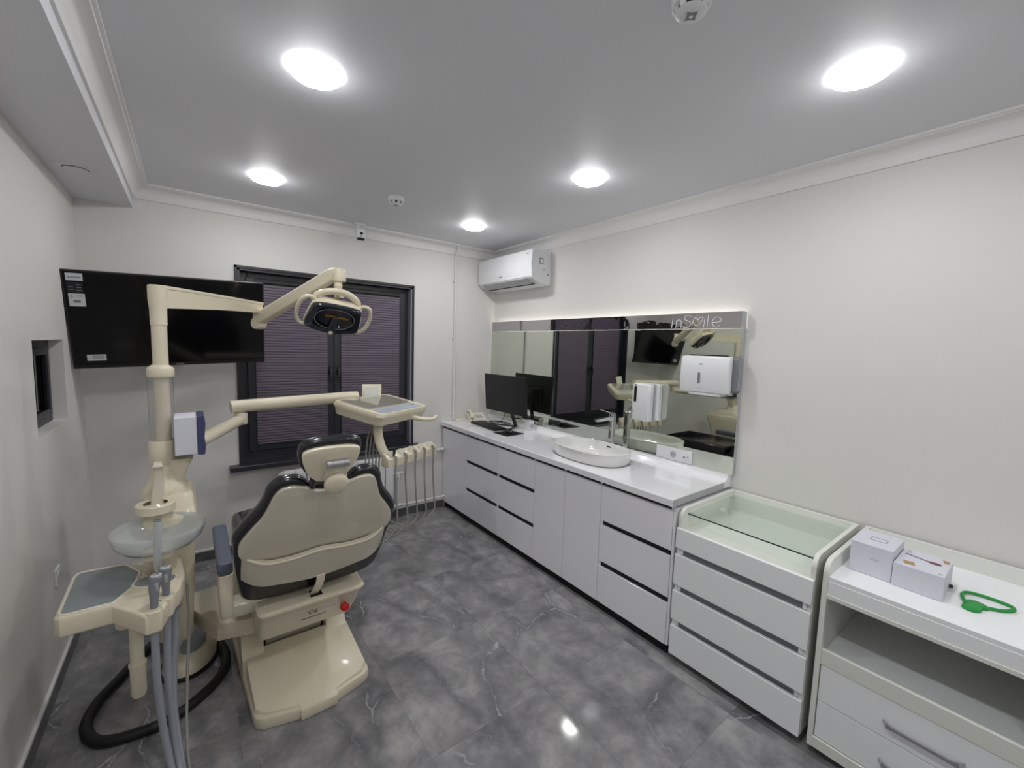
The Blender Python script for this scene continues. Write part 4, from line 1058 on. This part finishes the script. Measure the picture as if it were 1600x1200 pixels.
obj('tray_socket', lathe([(0, .008), (.018, .008), (.024, .004), (.026, 0), (0, 0)], Matrix.Translation((-.122, 2.165, TZA)), 24), M['cream3'], at, smooth=40)
obj('valve_block', prism(rrect(-.255, -.185, 2.02, 2.13, .025), .550, TZA - .06, .015, 3), M['cream'], unit, smooth=40)
obj('filter_cup', lathe([(0, .275), (.019, .277), (.024, .29), (.024, .40), (.027, .402), (.027, .412), (.021, .414), (.021, .56), (0, .56)], Matrix.Translation((-.196, 2.025, 0)), 24), M['cream'], unit, smooth=40)
# the two cradle arms that hold the suction grips
for hx, hy in ((-.128, 1.835), (-.098, 1.905)):
    obj('holder_arm', loft([[(x, y, z) for x, y in rrect(hx - w, hx + w, hy - .034, hy + .05, .014)] for z, w in ((TZA - .060, .019), (TZA - .050, .023), (TZA - .004, .024), (TZA + .004, .020))]), M['cream'], at, smooth=40)
    obj('holder_ring', lathe([(.012, .006), (.020, .006), (.021, 0), (.011, 0)], Matrix.Translation((hx, hy, TZA + .002)), 20), M['cream2'], at, smooth=40)

# suction grips with hoses (held in the tray)
def suction(label, hx, hy, grip, hose, rad):
    s = thing('suction_handpiece', label, 'handpiece', (hx, hy, TZA), 'grey suction handpieces in the assistant tray')
    obj('grip', tube([(hx, hy, TZA - .01)] + grip, [.011, .012, .016, .019][:1 + len(grip)], 16), M['grey'], s, smooth=40)
    e = Vector(grip[-1])
    obj('nozzle', lathe([(0, 0), (.016, 0), (.016, .008), (.010, .010), (.010, .004), (0, .004)], Matrix.Translation(e), 16), M['lgrey'], s, smooth=40)
    obj('slide_valve', box(e.x - .006, e.x + .006, e.y - .022, e.y - .015, e.z - .045, e.z - .012, .003, 1), M['lgrey'], s)
    obj('hose', tube(smooth_path(hose, 8), rad, 12), M['hose'], s, smooth=60)
suction('grey suction grip at the front of the assistant tray', -.128, 1.835, [(-.127, 1.837, .735), (-.126, 1.842, .775), (-.120, 1.850, .808)],
        [(-.128, 1.835, .694), (-.130, 1.835, .55), (-.128, 1.835, .40), (-.116, 1.83, .22), (-.095, 1.79, .08), (-.07, 1.68, .025), (-.03, 1.50, .018), (.02, 1.35, .018)], .0115)
suction('grey suction grip behind the front one, nearer the bowl', -.098, 1.905, [(-.098, 1.907, .735), (-.099, 1.912, .770), (-.097, 1.918, .800)],
        [(-.098, 1.905, .694), (-.100, 1.90, .55), (-.102, 1.88, .38), (-.092, 1.86, .20), (-.075, 1.80, .07), (-.05, 1.66, .025), (.0, 1.50, .018), (.06, 1.36, .018)], .0115)
s = thing('saliva_ejector', 'pale slim saliva ejector standing before the clear bowl', 'ejector', (-.122, 2.165, TZA))
obj('grip', tube([(-.122, 2.150, TZA + .008), (-.124, 2.05, TZA + .045), (-.121, 1.955, .80), (-.118, 1.938, .88), (-.114, 1.932, .945), (-.113, 1.928, .982)], [.012, .012, .0115, .011, .0125, .0125], 14), M['paper'], s, smooth=50)
obj('tip', lathe([(0, .002), (.009, .002), (.009, .006), (.0115, .004), (.0115, 0), (0, 0)], Matrix.Translation((-.113, 1.928, .981)), 14), M['grey'], s, smooth=40)
s = thing('drain_hose', 'grey drain hose hanging from a ribbed collar below the unit', 'hose', (-.075, 2.10, .6))
obj('collar', lathe([(0, .585), (.020, .585), (.022, .60), (.022, .622), (.024, .625), (.024, .66), (0, .66)], Matrix.Translation((-.080, 2.03, 0)), 20), M['grey'], s, smooth=40)
obj('hose', tube(smooth_path([(-.080, 2.03, .59), (-.082, 2.03, .48), (-.090, 2.02, .36), (-.094, 1.98, .22), (-.080, 1.90, .09), (-.06, 1.78, .025), (-.02, 1.58, .018), (.03, 1.40, .018)], 8), .0115, 12), M['hose'], s, smooth=60)
tag(obj('air_hose', tube(smooth_path([(-.05, 2.19, .645), (-.042, 2.155, .58), (-.042, 2.12, .42), (-.052, 2.07, .25), (-.058, 1.98, .10), (-.05, 1.86, .02), (-.01, 1.66, .012), (.05, 1.45, .012)], 8), .0055, 8), M['hose2'], smooth=60), 'thin taupe air hose hanging from the right side of the unit', 'hose')

# boxed controller beside the pole
t = thing('control_box', 'white box with a navy blue end cap fixed beside the pole', 'box', (-.02, 2.33, 1.11))
obj('case', box(-.068, .012, 2.295, 2.44, 1.128, 1.296, .003, 1), M['boxwhite'], t)
obj('end_cap', prism([(.012, 1.124), (.038, 1.124), (.042, 1.16), (.038, 1.20), (.043, 1.262), (.038, 1.30), (.012, 1.30)], 2.292, 2.443, .003, 1, frame((0, 0, 0), (1, 0, 0), (0, 0, 1), (0, 1, 0))), M['navy'], t)

# foot control
t = thing('foot_control', 'cream foot pedal on the floor beneath the dental unit', 'foot pedal', (-.04, 2.56, 0))
FM = Matrix.Translation((-.045, 2.57, 0)) @ Matrix.Rotation(-.35, 4, 'Z')
obj('base_ring', prism([(.118 * p[0], .165 * p[1]) for p in sup(1, 1, 40, 2.3)], .0005, .016, .004, 2, FM), M['dark'], t, smooth=40)
obj('body', loft([[tuple(FM @ Vector((.105 * k * p[0], .152 * k * p[1], z))) for p in sup(1, 1, 40, 2.3)] for z, k in ((.0162, 1.0), (.05, .95), (.068, .84), (.074, .72))]), M['cream'], t, smooth=40)
obj('pedal', loft([[tuple(FM @ Vector((.050 * k * p[0] + .005, .085 * k * p[1] + .02, z + .10 * p[1] * k * .1))) for p in sup(1, 1, 32, 2.2)] for z, k in ((.073, .95), (.086, 1.0), (.092, .85), (.0925, .3))]), M['panelgrey'], t, smooth=40)
obj('side_lever', tube([tuple(FM @ Vector(p)) for p in ((-.03, -.10, .06), (-.05, -.13, .085), (-.07, -.10, .10))], .007, 8), M['dark'], t, smooth=40)
hz = .0225
tag(obj('vacuum_hose', tube(smooth_path([(-.07, 2.48, .34), (-.10, 2.68, .20), (-.16, 2.80, .06), (-.235, 2.73, hz), (-.315, 2.575, hz), (-.378, 2.44, hz), (-.392, 2.31, hz), (-.345, 2.205, hz), (-.25, 2.165, hz), (-.12, 2.165, hz), (.0, 2.245, hz), (.075, 2.345, hz), (.096, 2.47, hz), (.075, 2.62, hz), (.085, 2.80, hz), (.18, 2.96, hz + .02), (.28, 2.95, .05)], 10), .0215, 14), M['blackhose'], smooth=60), 'thick black hose looping across the floor round the foot pedal', 'hose')

# ================================================================== operating lamp on the pole
lamp = thing('operating_lamp', 'cream dental operating lamp on a jointed arm above the chair', 'dental lamp', (PX + .006, PY, 1.735))
ex_, ey_ = PX + .006, PY
obj('elbow', lathe([(0, 1.692), (.0295, 1.692), (.0305, 1.696), (.0295, 1.700), (.030, 1.76), (.034, 1.80), (.034, 1.858), (.030, 1.862), (0, 1.862)], Matrix.Translation((ex_, ey_, 0)), 32), M['cream'], lamp, smooth=40)
bd = Vector((.333 - ex_, 2.955 - ey_, 0)); bl_ = bd.length; bd.normalize(); bs = Vector((-bd.y, bd.x, 0))
def bpt(a, s, z): return tuple(Vector((ex_, ey_, z)) + bd * a + bs * s)
obj('beam', loft([[bpt(a, -w, z0), bpt(a, w, z0), bpt(a, w, z1), bpt(a, -w, z1)] for a, w, z0, z1 in ((0.0, .030, 1.765, 1.851), (.15, .028, 1.775, 1.852), (.40, .026, 1.790, 1.852), (bl_, .025, 1.800, 1.850))]), M['cream'], lamp, smooth=20)
obj('beam_cap', loft([[bpt(a, -w, z0), bpt(a, w, z0), bpt(a, w, z1), bpt(a, -w, z1)] for a, w, z0, z1 in ((-.01, .034, 1.850, 1.862), (.15, .031, 1.851, 1.863), (.40, .029, 1.851, 1.864), (bl_ + .004, .028, 1.849, 1.862))]), M['cream'], lamp, smooth=20)
kx, ky = .326, 2.945
obj('knuckle', lathe([(0, 1.745), (.026, 1.745), (.026, 1.80), (0, 1.80)], Matrix.Translation((kx, ky, 0)), 20), M['cream'], lamp, smooth=40)
sa, sb_ = Vector((.335, 2.93, 1.765)), Vector((.640, 2.470, 2.012))
sd = (sb_ - sa).normalized(); ss = sd.cross(Vector((0, 0, 1))).normalized(); su = ss.cross(sd)
obj('joint_block', lathe([(0, -.026), (.034, -.026), (.036, 0), (.034, .026), (0, .026)], frame((.330, 2.942, 1.738), ss, su, sd) @ Matrix.Rotation(PI / 2, 4, 'Y'), 28), M['cream'], lamp, smooth=40)
def spt(a, s, u): return tuple(sa + sd * a + ss * s + su * u)
SLn = (sb_ - sa).length
sring = lambda a, w, h: [spt(a, x, y) for x, y in rrect(-w, w, -h, h, .012, 3)]
obj('spring_arm', loft([sring(-.03, .020, .026), sring(.0, .027, .036), sring(SLn * .5, .026, .035), sring(SLn - .02, .026, .034), sring(SLn + .02, .020, .028)]), M['cream'], lamp, smooth=35)
obj('end_knuckle', lathe([(0, 1.972), (.034, 1.972), (.036, 1.978), (.036, 2.028), (.030, 2.040), (0, 2.042)], Matrix.Translation((.660, 2.452, 0)), 28), M['cream'], lamp, smooth=40)
obj('stem', lathe([(0, 1.885), (.020, 1.885), (.021, 1.90), (.021, 1.943), (.0225, 1.945), (.0225, 1.951), (.021, 1.953), (.021, 1.974), (0, 1.974)], Matrix.Translation((.655, 2.452, 0)), 24), M['cream'], lamp, smooth=40)
LN = Vector((-.10, -.70, -.70)).normalized()
LXv = Vector((1, -.02, -.13)); LXv = (LXv - LN * LXv.dot(LN)).normalized(); LYv = LN.cross(LXv)
LO = Vector((.628, 2.432, 1.772))
LM = frame(LO, LXv, LYv, LN)
face = [(-.112, .088), (0, .098), (.112, .088), (.132, .04), (.142, -.035), (.134, -.072), (.075, -.094), (0, -.104), (-.075, -.094), (-.134, -.072), (-.142, -.035), (-.132, .04)]
face = smooth2(face, 4)
def fr_(k, z, dy=0): return [tuple(LM @ Vector((p[0] * k, p[1] * k + dy, z))) for p in face]
obj('head_housing', loft([fr_(.45, -.075, .01), fr_(.78, -.062, .006), fr_(.97, -.030), fr_(1.02, -.008), fr_(1.02, .004), fr_(.98, .004)], cap1=False), M['cream'], lamp, smooth=50)
obj('visor', loft([fr_(.985, .004), fr_(.99, .016), fr_(.95, .022), fr_(.72, .016)], cap1=False), M['lens'], lamp, smooth=50)
ov = lambda k, z: [tuple(LM @ Vector((.098 * k * p[0], .066 * k * p[1] + .004, z))) for p in sup(1, 1, 36, 2.2)]
obj('reflector', loft([ov(1.04, .0175), ov(1.0, .018), ov(.9, .004), ov(.6, -.016), ov(.2, -.022)], cap0=False), M['reflector'], lamp, smooth=50)
obj('reflector_rim', tube(ov(1.03, .019), .0022, 6, closed=True), M['grey'], lamp, smooth=50)
b = lathe([(0, -.03), (.007, -.03), (.009, 0), (.007, .03), (0, .03)], LM @ Matrix.Translation((-.022, .012, .006)) @ Matrix.Rotation(PI / 2, 4, 'Y'), 14)
obj('bulb', b, M['amber'], lamp, smooth=50)
obj('bulb', lathe([(0, -.03), (.007, -.03), (.009, 0), (.007, .03), (0, .03)], LM @ Matrix.Translation((.040, .010, .006)) @ Matrix.Rotation(PI / 2, 4, 'Y'), 14), M['amber'], lamp, smooth=50)
obj('bulb_bridge', prism([(-.012, .02), (.014, .02), (.020, -.090), (-.020, -.090)], .018, .027, .003, 1, LM), M['lens'], lamp)
obj('switch_knob', lathe([(0, .036), (.009, .035), (.012, .031), (.012, .024), (0, .024)], LM @ Matrix.Translation((0, -.088, 0)), 18), M['cream3'], lamp, smooth=50)
for s in (-1, 1):
    hpnts = smooth_path([(s * .108, .078, -.02), (s * .135, .100, -.02), (s * .170, .088, -.015), (s * .186, .03, -.01), (s * .182, -.03, -.005), (s * .160, -.068, .0), (s * .128, -.074, .0)], 5)
    obj('grip_handle', tube([tuple(LM @ p) for p in hpnts], .010, 10), M['cream'], lamp, smooth=60)
yk = smooth_path([tuple(LM @ Vector(p)) for p in [(-.112, .060, -.050), (-.100, .098, -.052), (-.05, .128, -.056), (.012, .136, -.058), (.06, .125, -.056), (.102, .094, -.052), (.112, .060, -.050)]], 5)
obj('yoke', tube(yk, .019, 12, flat=.85), M['cream'], lamp, smooth=60)
obj('yoke_pivot', tube([(.655, 2.452, 1.895), tuple(LM @ Vector((.012, .13, -.05)))], .018, 14), M['cream'], lamp, smooth=50)

# ================================================================== instrument delivery table
dl = thing('instrument_table', 'cream instrument tray table on a two-part swing arm in front of the window', 'instrument table', (.24, 2.98, 1.1))
obj('lower_arm', tube([(-.09, 2.39, 1.118), (.02, 2.58, 1.128), (.195, 2.925, 1.150), (.225, 2.985, 1.152)], [.032, .033, .033, .030], 20), M['cream'], dl, smooth=40)
obj('arm_hub', lathe([(0, 1.128), (.030, 1.128), (.0335, 1.136), (.0335, 1.192), (.031, 1.196), (0, 1.196)], Matrix.Translation((.232, 2.985, 0)), 28), M['cream'], dl, smooth=40)
obj('hub_washer', lathe([(0, 1.196), (.018, 1.196), (.018, 1.208), (0, 1.208)], Matrix.Translation((.232, 2.985, 0)), 20), M['steel'], dl, smooth=40)
obj('upper_arm', tube([(.178, 2.975, 1.236), (.190, 2.977, 1.237), (.90, 3.06, 1.252), (.945, 3.065, 1.252)], [.036, .038, .038, .037], 24), M['cream'], dl, smooth=40)
DM = Matrix.Translation((1.085, 2.917, 1.206)) @ euler_zxy(.589, .171, .024)
b = loft([[tuple(DM @ Vector((x, y, z))) for x, y in rrect(-.30 + a, .30 - a, -.20 + a, .20 - a, .045)] for z, a in ((-.082, .030), (-.074, .016), (-.034, .008), (-.016, .0), (.000, .004), (.004, .012))])
dt = obj('tray_body', b, M['cream'], dl, smooth=40)
obj('tray_lip', tube([tuple(DM @ Vector((x, y, .003))) for x, y in rrect(-.288, .288, -.188, .188, .04)], .0065, 8, closed=True), M['cream'], dt, smooth=60)
obj('tray_well', prism(rrect(-.262, .250, -.075, .172, .02), .004, .0055, 0, 1, DM), M['cream2'], dt)
obj('tray_cover', prism(rrect(-.258, .246, -.071, .168, .02), .012, .014, 0, 1, DM), M['acryl'], dt)
obj('control_panel', prism(rrect(-.245, .245, -.172, -.088, .008), .003, .0085, .001, 1, DM), M['panelblue'], dt)
for k in range(6):
    obj('button', prism([(.008 * p[0] - .17 + k * .035, .006 * p[1] - .13) for p in sup(1, 1, 12, 2)], .0085, .0098, 0, 1, DM), M['red'] if k == 2 else (M['green'] if k == 1 else M['lgrey']), dt)
obj('panel_logo', prism([(.17, -.122), (.215, -.122), (.215, -.114), (.17, -.114)], .0086, .0092, 0, 1, DM), M['navy'], dt)
vw = frame((1.085, 3.165, 1.272), Vector((.93, -.30, 0)).normalized(), Vector((.08, .20, .97)).normalized(), Vector((-.31, -.90, .21)).normalized())
vo = obj('film_viewer', prism(rrect(-.070, .070, -.055, .055, .006), -.012, .008, .003, 2, vw), M['cream'], dl, smooth=30)
obj('viewer_panel', prism(rrect(-.050, .050, -.034, .034, .004), .008, .0095, 0, 1, vw), M['lightpanel'], vo)
obj('viewer_post', tube([(1.085, 3.175, 1.235), (1.080, 3.15, 1.19)], .010, 10), M['cream'], vo)
obj('side_handle', tube(smooth_path([(1.250, 2.86, 1.112), (1.30, 2.80, 1.104), (1.36, 2.76, 1.098), (1.395, 2.745, 1.104), (1.425, 2.77, 1.116)], 5), [.018] * 6 + [.015] * 6 + [.013] * 9, 12), M['cream'], dl, smooth=60)
# drop arm and five-place holder
da = smooth_path([(1.00, 2.79, 1.15), (.985, 2.755, 1.08), (.985, 2.73, 1.00), (1.005, 2.705, .92), (1.04, 2.69, .87)], 6)
obj('drop_arm', tube(da, .030, 14, flat=.6), M['cream'], dl, smooth=60)
HA, HB = Vector((.995, 2.655, .875)), Vector((1.445, 2.85, .868))
hd_ = (HB - HA).normalized(); hn = Vector((hd_.y, -hd_.x, 0)).normalized()      # hn towards the viewer
hl = (HB - HA).length
HLm = frame(HA, hd_, hn, Vector((0, 0, 1)))
sec_ = [(-.030, -.052), (.034, -.052), (.036, .000), (.030, .008), (-.012, .037), (-.026, .037), (-.030, .030)]
hold = obj('holder_bar', prism(sec_, 0, hl, .004, 2, frame(HA, hn, Vector((0, 0, 1)), hd_)), M['cream'], dl, smooth=35)
hoses = []
cn = (hn * .57 + Vector((0, 0, .82))).normalized(); cu_ = hn * .82 - Vector((0, 0, .57))
for k in range(5):
    a = .060 + k * (hl - .105) / 4
    cm = frame(HA + hd_ * a + hn * .009 + Vector((0, 0, .0235)), hd_, cu_.normalized(), cn)
    obj('cradle', lathe([(0, .0008), (.029, .0012), (.032, .0026), (.0345, .0026), (.036, .0008), (.036, -.001)], cm, 24), M['cream2'], hold, smooth=40)  # nearly flat disc; the darker cream paints in the shade of a hollow scoop
    obj('cradle_slot', xform(box(-.0065, .0065, .008, .030, -.006, .0022), cm), M['cream2'], hold)
    p0 = cm @ Vector((0, .014, .006))
    hoses.append((a, p0))
names = ['first from the drop arm, with a dark metal coupling', 'second from the drop arm', 'in the middle of the holder', 'second from the free end', 'at the free end of the holder']
for k, (a, p0) in enumerate(hoses):
    h = thing('handpiece_hose', 'taupe instrument hose %s' % names[k], 'hose', tuple(p0), 'instrument hoses hanging from the five-place holder')
    q = p0 + hn * .030
    low = .31 + .012 * (k % 3)
    back = Vector((.93 + .030 * k, 2.86 + .015 * k, 0))
    pts = [p0, p0 + hn * .024 + Vector((0, 0, -.012)), q + Vector((-.012, 0, -.10)), q + Vector((-.006, .01, -.22)), q + Vector((.012, .02, -.42)), q + Vector((.004, .015, -.50)),
           Vector((q.x - .09, q.y + .02, low)), Vector(((q.x + back.x) / 2 - .04, (q.y + back.y) / 2, low - .015)), Vector((back.x + .01, back.y, low + .10)), Vector((back.x, back.y, .60)), Vector((back.x + .02, back.y + .02, .90)), Vector((back.x + .06, back.y + .03, 1.135))]
    obj('hose', tube([tuple(p) for p in smooth_path([tuple(p) for p in pts], 8)], .0058, 8), M['hose2'], h, smooth=60)
    if k == 0:
        obj('coupling', tube([tuple(p0 + Vector((0, 0, -.01))), tuple(p0 + hn * .0 + Vector((.004, .0, .035))), tuple(p0 + Vector((.006, 0, .05)))], [.0075, .010, .0105], 12), M['ink_dark'], h, smooth=40)
